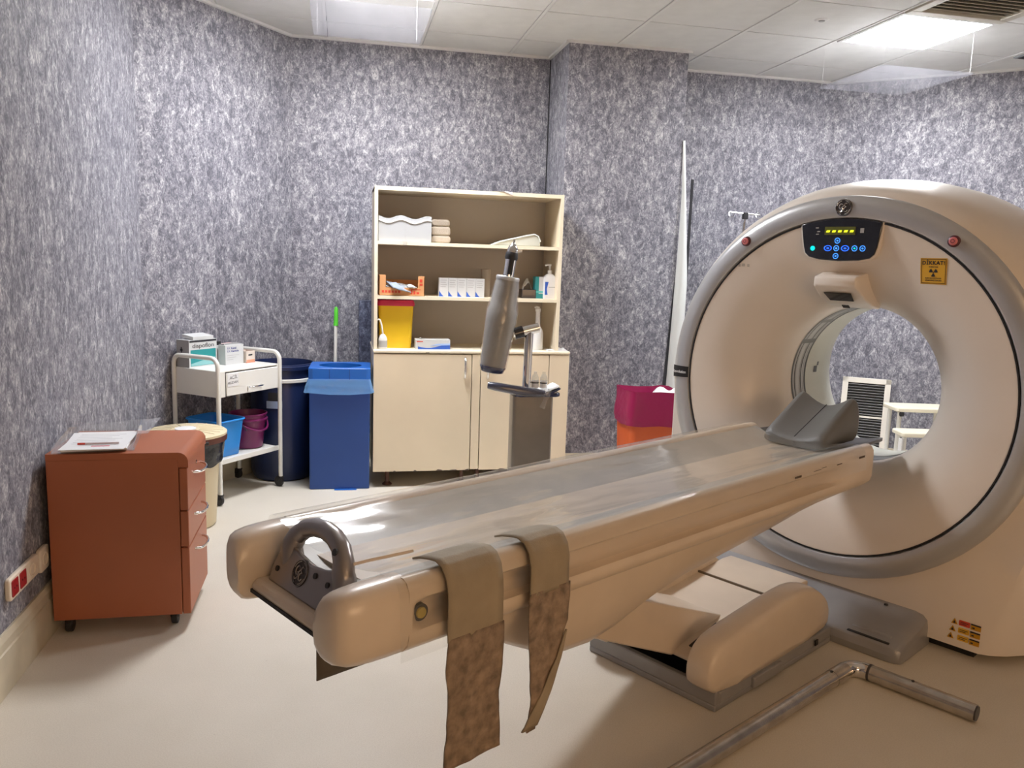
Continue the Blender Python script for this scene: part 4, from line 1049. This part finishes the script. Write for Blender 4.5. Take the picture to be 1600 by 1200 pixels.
MB().add([(.15, -sd - .002, shh + .001), (.245, -sd - .002, shh - .001), (.24, -sd - .018, shh - .016), (.19, -sd - .008, shh + .004)], [(0, 1, 2, 3)]).build('lifted_edge_band', PAPER, sf, smooth=0, solid=.0012)
B(-sw + .165, -sw + .19, -sd + .0005, -sd + .0022, sz(1.458), sz(1.478)).build('tape_patch', mat('tape_patch', (.55, .52, .45), .5), sf, smooth=0)

# things on the shelves -------------------------------------------------------
Z1, Z2, Z0 = 1.478, 1.160, .842
t = thing('wavy_box', 'white box with a wavy top edge on the left of the top shelf', 'box', (.372, 4.97, Z1))
wv = [(-.155, 0), (.155, 0)] + [(.155 - .31 * k / 24, .142 + .010 * math.sin(k / 24 * 4 * PI + .6)) for k in range(25)]
WAVE = mat('wavy_white', (.42, .43, .435), .6)
MB().prism(wv, 'y', -.11, .11).build('box_body', WAVE, t, smooth=20)
rm = [(.155 - .31 * k / 24, -.112, .142 + .010 * math.sin(k / 24 * 4 * PI + .6) - .026) for k in range(25)]
MB().tube(rm, .004, 6).build('lid_edge', PAPER, t, smooth=60)
B(-.001, .001, -.1115, -.11, 0, .11).build('centre_crease', GREYP, t, smooth=0)
for k, (z0, z1, w_) in enumerate(((0, .044, .062), (.044, .098, .060), (.098, .140, .056))):
    o = MB().prism(rrect(-w_, w_, z0, z1, .019, 5), 'y', -.09, .09).build('folded_cloth', TOWEL, None, smooth=40, bevel=.010, seg=3)
    o.location = (.588, 5.0, Z1)
    tag(o, ('bottom', 'middle', 'top')[k] + ' folded beige cloth of the stack on the top shelf', 'cloth', 'folded cloths on the top shelf')
t = thing('plastic_scoop', 'pale translucent curved plastic tray lying on the top shelf', 'tray', (1.05, 4.98, Z1))
ol = [(-.155, .0), (-.10, .022), (.06, .062), (.11, .072), (.135, .062), (.15, .03), (.152, 0)]
MB().prism(ol, 'y', -.09, .09).build('tray_shell', mat('frosted_green', (.50, .53, .49), .3, coat=.3), t, bevel=.006, smooth=40)
MB().tube([(x, -.092, z) for x, z in ol[:6]], .005, 8).build('tray_rim', mat('frosted_rim', (.66, .70, .68), .3), t, smooth=60)
t = thing('carton_tray', 'open orange cardboard tray filled with packets on the middle shelf', 'carton', (.357, 4.95, Z2))
f = MB(); f.box(-.135, .135, -.10, -.096, 0, .048); f.box(-.135, .135, .096, .10, 0, .09); f.box(-.135, -.095, -.10, -.095, .048, .122); f.box(.095, .135, -.10, -.095, .048, .118)
f.box(-.135, -.131, -.10, .10, 0, .12); f.box(.131, .135, -.10, .10, 0, .115); f.box(-.135, .135, -.1, .1, 0, .003)
cardb = f.build('tray_body', CARD, t, smooth=0)
for k in range(6): B(-.118 + .019 * k, -.105 + .019 * k, -.1012, -.10, .017, .031).build('red_print', REDP, cardb, smooth=0)
for x, z, w_, h_ in ((.052, .010, .010, .03), (.068, .010, .012, .022), (.086, .012, .016, .012), (.104, .062, .018, .012), (.104, .082, .016, .018), (.06, .036, .05, .004)): B(x, x + w_, -.1012, -.10, z, z + h_).build('red_print', REDP, cardb, smooth=0)
for k, (x, dx, z, m) in enumerate(((-.05, .075, .062, GREYC), (.0, .085, .05, WBOX), (.06, .03, .058, WBOX), (-.02, .075, .052, mat('blue_grey_wrap', (.30, .35, .42), .4)))):
    o = MB().grid(lambda u, v: ((u - .5) * dx * 2 * .8, (v - .5) * .12, .012 * math.sin(PI * u) * math.sin(PI * v) + .008 * noise.noise(Vector((u * 4, v * 4, k)))), 10, 8).build('wrapped_packet', m, None, smooth=60, solid=.006)
    o.location = (.357 + x * .9, 4.94 - .02 * k, Z2 + z - .006 + (0.006 if k == 3 else 0)); o.rotation_euler = (R(18 * (k % 2)), R(-8 + 7 * k), R(12 * k - 15))
    tag(o, ('grey', 'white', 'small crumpled white', 'blue-grey')[k] + ' wrapped packet in the orange cardboard tray', 'packet', 'packets in the cardboard tray')
FIVE = ('first', 'second', 'middle', 'fourth', 'last')
for k in range(5):
    t = thing('medicine_carton', FIVE[k] + ' from the left of five identical white medicine cartons on the middle shelf', 'carton', (.612 + .0555 * k, 4.93, Z2), 0, 'five white medicine cartons in a row')
    B(-.0272, .0272, -.03, .03, 0, .112).build('carton_body', WBOX, t, smooth=0)
    for q in range(4): B(-.02, .018 - .006 * (q % 2), -.0308, -.03, .096 - .013 * q, .100 - .013 * q).build('print_line', GREYP, t, smooth=0)
    MB().prism([(-.0272, .0), (.0, .0), (-.012, .012), (-.0272, .034)], 'y', -.0312, -.03).build('blue_corner', BLUEP, t, smooth=0)
t = thing('paper_roll', 'upright beige paper roll beside the row of cartons', 'paper roll', (.885, 5.0, Z2))
MB().lathe([(0, 0), (.030, 0), (.030, .17), (.010, .172), (.010, .10), (0, .10)], n=28).build('roll', TOWEL, t)
t = thing('tissue_box', 'dark box with tissues sticking out on the right of the middle shelf', 'tissue box', (1.145, 4.96, Z2))
B(-.045, .045, -.05, .05, 0, .055).build('box_body', BLKG, t, bevel=.003)
MB().grid(lambda u, v: (-.03 + .06 * u, -.01 + .03 * v + .01 * math.sin(u * 9), .05 + .075 * (1 - abs(2 * u - 1) ** 1.5) * (.6 + .4 * v) + .012 * noise.noise(Vector((u * 5, v * 5, 0)))), 10, 6).build('tissue', mat('tissue', (.62, .60, .56), .9), t, smooth=60, solid=.002)
t = thing('teal_carton', 'teal and white carton next to the pump bottle', 'carton', (1.213, 4.95, Z2))
B(-.028, .028, -.035, .035, 0, .135).build('carton_body', TEAL, t, smooth=0)
B(-.005, .028, -.0358, -.035, .03, .135).build('white_panel', WBOX, t, smooth=0); B(-.028, .028, -.0362, -.035, .036, .046).build('teal_stripe', mat('teal_light', (.1, .5, .5), .5), t, smooth=0)
t = thing('pump_bottle', 'white pump bottle with blue label at the right end of the middle shelf', 'bottle', (1.275, 4.92, Z2))
MB().loft([[(x * k, y * k, z) for x, y in rrect(-.040, .040, -.028, .028, .014)] for k, z in ((.94, 0), (1, .008), (1, .12), (.93, .135), (.55, .150), (.34, .153))]).build('bottle_body', PAPER, t, smooth=40)
MB().lathe([(.014, .152), (.014, .175), (.006, .178), (.006, .20), (.010, .205), (.010, .214), (0, .216)], n=20).build('pump_head', PAPER, t)
MB().tube([(0, 0, .209), (-.02, -.008, .210), (-.034, -.012, .205)], .0055, 8).build('spout', PAPER, t, smooth=60)
MB().prism([(-.034, .025), (-.016, .025), (-.022, .06), (-.012, .105), (-.034, .105)], 'y', -.0295, -.0278).build('blue_label', BLUEP, t, smooth=0)
B(-.01, .03, -.0294, -.0278, .07, .075).build('print_line', GREYP, t, smooth=0)
# on the cabinet top
t = thing('sharps_container', 'tall yellow sharps container with crimson lid on the cabinet top', 'sharps container', (.327, 4.975, Z0))
MB().loft([[(x * k, y * k, z) for x, y in rrect(-.108, .108, -.085, .085, .02)] for k, z in ((.84, 0), (.86, .01), (.97, .25), (.98, .258))]).build('bin_body', YEL, t, smooth=40)
ld = MB().loft([[(x * k, y * k, z) for x, y in rrect(-.110, .110, -.087, .087, .022)] for k, z in ((1, .255), (1.02, .262), (1.02, .272), (.99, .278), (.97, .288), (.9, .290))]).build('lid', REDL, t, smooth=40)
B(-.05, .05, -.03, .03, .289, .297).build('lid_handle', BLK, ld, bevel=.003)
t = thing('spray_bottle', 'small clear bottle with bent white tube in the left corner of the cabinet top', 'bottle', (.248, 4.862, Z0))
MB().lathe([(0, 0), (.024, 0), (.026, .004), (.026, .06), (.018, .078), (.010, .088)], n=22).build('bottle_body', mat('milky', (.68, .68, .66), .3), t)
MB().lathe([(.0265, .012), (.0265, .05)], n=22).build('label_band', GREYP, t)
MB().tube([(0, 0, .085), (-.003, 0, .11), (-.010, 0, .15), (-.018, 0, .172), (-.026, 0, .176), (-.032, 0, .17)], .005, 8).build('bent_tube', PAPER, t, smooth=60)
t = thing('glove_box', 'white glove box with blue wave on the cabinet top', 'box', (.547, 4.90, Z0))
B(-.105, .105, -.05, .05, 0, .058).build('box_body', WBOX, t, smooth=0)
wvp = [(-.09, .0), (.104, .0), (.104, .034)] + [(.104 - .194 * k / 12, .020 + .012 * math.cos(k / 12 * 4.5)) for k in range(1, 13)]
MB().prism(wvp, 'y', -.0512, -.05).build('blue_wave', BLUEP, t, smooth=0)
MB().prism([(-.02, .022), (.104, .026), (.104, .036), (.03, .034)], 'y', -.0516, -.0505).build('pale_wave', mat('pale_blue', (.35, .5, .8), .5), t, smooth=0)
B(-.098, -.06, -.0512, -.05, .044, .050).build('red_lettering', REDP, t, smooth=0)
MB().grid(lambda u, v: (-.08 + .02 * u, -.02 + .04 * v, .058 + .008 * math.sin(PI * u)), 4, 4).build('glove_tuft', PAPER, t, smooth=60, solid=.001)
t = thing('wash_bottle', 'white long-necked wash bottle at the right end of the cabinet top', 'bottle', (1.205, 4.90, Z0))
MB().lathe([(0, 0), (.036, 0), (.037, .006), (.037, .105), (.030, .128), (.017, .145), (.0145, .16), (.0135, .235), (.017, .24), (.017, .255), (.009, .258), (.009, .268), (0, .268)], n=26).build('bottle_body', PAPER, t)
MB().tube([(0, 0, .262), (-.008, 0, .268), (-.022, 0, .262)], .005, 8).build('nozzle', PAPER, t, smooth=60)
o = MB().grid(lambda u, v: ((u - .5) * .13, (v - .5) * .09, .002 + .010 * (u * v) ** 2), 6, 6).build('loose_paper', PAPER, None, smooth=60, solid=.001)
o.location = (1.32, 4.87, Z0); tag(o, 'loose white paper at the right corner of the cabinet top', 'paper')

# ------------------------------------------------------------------ contrast injector stand
ij = thing('injector_stand', 'grey contrast injector on a metal column behind the patient table', 'injector', (.94, 3.9, 0))
def JX(x, z, y=0): return (x - .94, y, z)
colp = MB().prism(rrect(-.102, .102, -.055, .055, .016), 'z', .05, .722).build('column', INJC, ij, smooth=40)
MB().prism(rrect(-.25, .25, -.22, .22, .06), 'z', .035, .075).build('foot', INJC, ij, bevel=.01)
for x in (-.2, .2):
    for y in (-.17, .17): castor(ij, x, y, .02, top=.036)
MB().prism(rrect(-.095, .135, -.075, .085, .03), 'z', .722, .742).build('tray', NAVYP, ij, bevel=.006)
MB().prism([(-.0, .735), (.085, .735), (.135, .764), (.128, .768), (.08, .744), (0, .744)], 'y', -.075, .085).build('tray_lip', NAVYP, ij, bevel=.003)
# sloping handle bar
hb = [JX(.705, .782, -.07), JX(.74, .778, -.085), JX(.80, .768, -.09), JX(.87, .757, -.09), JX(.94, .748, -.09), JX(.985, .742, -.085)]
MB().tube(hb, [.016, .0205, .0215, .0215, .021, .016], 14).build('handle_bar', NAVYP, ij, smooth=60)
MB().tube(hb, [.019, .0235, .0245, .0245, .024, .019], 14, cap=False).build('handle_wrap', WRAP, ij, smooth=60)
MB().cyl(JX(.912, .74), JX(.918, 1.06), .0215, n=24).build('post', CHROME, ij)
jt = MB().cyl(JX(.865, 1.036), JX(.965, 1.062), .024, n=24).build('joint', CHROME, ij)
MB().cyl(JX(.84, 1.028), JX(.885, 1.041), .030, n=24).build('joint_collar', BLKG, jt)
# head, tilted
def head(f_): return Vector(JX(.738 + (.802 - .738) * f_, .862 + (1.31 - .862) * f_))
hd_ = MB()
hd_.tube([head(f_) for f_ in (-.02, .0, .05, .3, .5, .62, .66, .78, .95, .985, 1.0)], [.052, .060, .063, .069, .074, .073, .066, .061, .054, .050, .044], 28)
hm = hd_.build('head_body', INJ, ij, smooth=60)
MB().tube([head(-.06), head(-.05), head(-.0), head(.012)], [.045, .056, .064, .064], 28).build('head_base', NAVYP, hm, smooth=60)
MB().tube([head(f_) for f_ in (-.01, .05, .3, .5, .63, .72, .9, .97)], [.067, .069, .0745, .079, .0785, .070, .062, .056], 24, cap=False).build('head_wrap', WRAP, hm, smooth=60)
MB().tube([head(.955), head(.97), head(.99), head(1.0)], [.056, .058, .058, .054], 26).build('head_collar', SILV, hm, smooth=60)
sy = MB().cyl(head(1.0), head(1.26), .027, .027, 22).build('syringe_rod', CHROME, hm)
MB().cyl(head(1.02) + Vector((0, -.014, 0)), head(1.2) + Vector((0, -.014, 0)), .016, n=16).build('syringe_core', BLK, sy)
MB().tube([head(1.18), head(1.2), head(1.25), head(1.27)], [.03, .032, .030, .025], 20).build('syringe_band', BLK, sy, smooth=60)
MB().tube([head(1.26), head(1.31), head(1.345), head(1.36), head(1.40)], [.028, .024, .013, .006, .005], 18).build('syringe_tip', CHROME, sy, smooth=60)
MB().cyl(head(1.27) + Vector((.0, 0, 0)), head(1.30) + Vector((.045, 0, -.01)), .008, n=10).build('tip_lug', CHROME, sy)
MB().tube([JX(.985, .745, -.10), JX(.99, .765, -.118), JX(1.0, .758, -.118), JX(.996, .735, -.115), JX(.985, .72, -.115), JX(.975, .69, -.11), JX(.97, .675, -.108)], [.012, .014, .012, .010, .009, .012, .014], 8).build('knotted_wrap', WRAP, ij, smooth=60)
o = MB().grid(lambda u, v: (-.01 + .14 * u, -.06 + .13 * v, .004 + .028 * max(0, u - .62) ** 1 * 2.6 + .006 * noise.noise(Vector((u * 5, v * 5, 3)))), 14, 10).build('tissue_sheet', PAPER, None, smooth=60, solid=.0015)
o.location = (.94, 3.9, .744); tag(o, 'crumpled white tissue lying on the injector tray', 'tissue')
for k, x in enumerate((.958, 1.000)):
    t = thing('medicine_vial', ('left' if not k else 'right') + ' clear medicine vial on the injector tray', 'vial', (x, 3.905 - .01 * k, .754), 0, 'medicine vials on the injector tray')
    MB().lathe([(0, 0), (.017, 0), (.0185, .003), (.0185, .055), (.013, .068), (.008, .076), (.008, .085), (.0, .085)], n=24).build('glass_body', GLASSV, t)
    MB().lathe([(.0190, .006), (.0190, .04)], n=24).build('label_band', PAPER, t)
    MB().lathe([(.0193, .028), (.0193, .034)], n=24).build('label_print', INK, t)

# ------------------------------------------------------------------ red bin, column trim, iv pole, things behind the scanner
rb = thing('red_bin', 'orange-red bin with magenta liner between the column and the scanner', 'waste bin', (1.87, 4.66, 0))
MB().loft([[(x * k, y * k, z) for x, y in rrect(-.165, .165, -.14, .14, .04)] for k, z in ((.86, 0), (.87, .01), (1.0, .58), (1.0, .60))], cap=False).build('bin_body', REDO, rb, smooth=40)
def rbag(u, v):
    pr = rrect(-.172, .172, -.147, .147, .05, 9); n_ = len(pr); t_ = u * n_; i = int(t_) % n_; k = t_ - int(t_)
    x = pr[i][0] + (pr[(i + 1) % n_][0] - pr[i][0]) * k; y = pr[i][1] + (pr[(i + 1) % n_][1] - pr[i][1]) * k
    f_ = 1 + .05 * v + .035 * noise.noise(Vector((x * 12, y * 12, v * 2))) - (.02 if v > .9 else 0)
    return (x * f_, y * f_, .63 - .21 * v + .02 * noise.noise(Vector((x * 10, y * 10, 7))) * (1 if v > .5 else .6))
lin = MB().grid(rbag, 96, 14).build('bin_liner', BAGR, rb, smooth=70)
MB().grid(lambda u, v: (lambda p: (p[0] * (.97 - .25 * v), p[1] * (.97 - .25 * v), p[2] - .16 * v))(rbag(u, 0)), 96, 6).build('liner_inside', BAGR, rb, smooth=70)
o = MB().grid(lambda u, v: ((u - .5) * .2, (v - .5) * .14, .03 * math.sin(u * 7) * math.sin(v * 5) + .05 * u), 10, 8).build('crumpled_paper', PAPER, None, smooth=60, solid=.002)
o.location = (1.92, 4.63, .575); tag(o, 'crumpled white paper sticking out of the magenta bin liner', 'paper')
pw = thing('peeling_trim', 'white corner trim peeling away from the wallpapered column', 'corner trim', (2.192, 5.115, 0))
def peel(u, v):
    z = 2.2 - 2.0 * u
    wl = .012 * min(1, u * 6) - .055 * max(0, u - .25) ** 1.2; wr = .015 + .075 * min(1, u * 2.2)
    return (wl + (wr - wl) * v - .004, -.006 - .035 * math.sin(PI * v) * min(1, u * 3), z)
MB().grid(peel, 30, 6).build('trim_strip', mat('off_white_trim', (.70, .72, .70), .5), pw, smooth=60, solid=.002)
MB().add([(.0, -.003, 1.35), (-.055, -.003, .35), (-.055, -.003, .13), (.0, -.003, .13)], [(0, 1, 2, 3)]).build('exposed_gap', GAP, pw, smooth=0, solid=.002)
B(.085, .10, .02, .03, .3, 1.96).build('dark_rod', GAP, pw, smooth=0)
iv = thing('iv_pole', 'chrome drip pole with black clamp standing behind the scanner', 'drip pole', (2.71, 5.2, 0))
MB().cyl((0, 0, .05), (0, 0, 1.70), .011, n=14).build('lower_pole', CHROME, iv)
MB().cyl((.004, 0, 1.6), (.004, 0, 1.765), .007, n=12).build('upper_pole', CHROME, iv)
B(-.014, .022, -.014, .014, 1.722, 1.768).build('clamp', BLK, iv, bevel=.004)
MB().tube([(-.105, 0, 1.765), (.11, 0, 1.755)], .005, 8).build('cross_bar', CHROME, iv)
for x in (-.10, .10):
    MB().tube([(x + .018 * math.cos(2 * PI * k / 14), .008 * math.sin(2 * PI * k / 14), 1.75 + .02 * math.sin(2 * PI * k / 14)) for k in range(15)], .003, 6).build('hook', CHROME, iv, smooth=60)
for k in range(5):
    a = 2 * PI * k / 5; lg = MB().tube([(0, 0, .09), (.15 * math.cos(a), .15 * math.sin(a), .07), (.25 * math.cos(a), .25 * math.sin(a), .055)], .012, 8).build('foot_leg', CHROME, iv, smooth=60)
    MB().cyl((.25 * math.cos(a) - .008, .25 * math.sin(a), .022), (.25 * math.cos(a) + .008, .25 * math.sin(a), .022), .022, n=16).build('castor', CAST, lg)
# louvre panel leaning on the right oblique wall
lv = thing('louvre_panel', 'cream framed black louvre panel leaning on the wall seen through the bore', 'louvre panel', (3.775, 5.19, .0), R(-36))
tilt = Matrix.Rotation(R(-6), 4, 'X')
LW, LH = .165, .56
f = MB(); f.box(-LW, -LW + .04, 0, .02, 0.06, LH + .06); f.box(LW - .04, LW, 0, .02, .06, LH + .06); f.box(-LW, LW, 0, .02, .06, .10); f.box(-LW, LW, 0, .02, LH + .02, LH + .06)
f.xf(tilt).build('frame', mat('ivory', (.78, .74, .66), .4), lv, bevel=.004)
B(-LW + .03, LW - .03, .016, .019, .09, LH + .03).xf(tilt).build('backing', BLK, lv, smooth=0)
B(-LW - .01, LW + .01, -.02, .05, 0, .06).build('foot_block', MATS['beige_plastic'], lv, bevel=.004)
for k in range(24):
    zz = .112 + k * .0198
    B(-LW + .04, LW - .04, -.006, .006, -.0012, .0012).xf(tilt @ Matrix.Translation((0, .009, zz)) @ Matrix.Rotation(R(-35), 4, 'X')).build('slat', mat('slat_grey', (.16, .16, .15), .4) if 'slat_grey' not in MATS else MATS['slat_grey'], lv, smooth=0)
B(-LW + .038, LW - .038, .0, .016, .325, .338).xf(tilt).build('middle_rail', MATS['ivory'], lv, smooth=0)
# two-step stool
st = thing('step_stool', 'ivory two-step stool standing behind the scanner, seen through the bore', 'step stool', (3.80, 4.62, 0), R(-12))
IV2 = mat('ivory_step', (.82, .77, .62), .45)
for (x0, x1, y0, y1, z) in ((-.16, .24, .02, .24, .47), (-.19, .17, -.15, .01, .335)):
    MB().prism(rrect(x0, x1, y0, y1, .02), 'z', z, z + .03).build('tread', IV2, st, bevel=.008)
for x, y, z in ((-.12, .06, .47), (.2, .06, .47), (-.12, .2, .47), (.2, .2, .47), (-.16, -.12, .335), (.14, -.12, .335), (-.16, -.03, .335), (.14, -.03, .335)):
    lg = MB().cyl((x, y, .01), (x, y, z), .014, n=14).build('leg', WHITE, st)
    MB().cyl((x, y, 0), (x, y, .03), .018, n=14).build('rubber_foot', BLK, lg)
MB().tube([(-.12, .06, .30), (.2, .06, .30)], .010, 8).build('brace', WHITE, st)
MB().cyl((-.185, -.13, .23), (-.185, -.13, .32), .016, n=12).build('knob', PAPER, st)
MB().cyl((-.13, .03, .455), (-.11, .03, .455), .016, n=12).build('clamp', BLK, st)
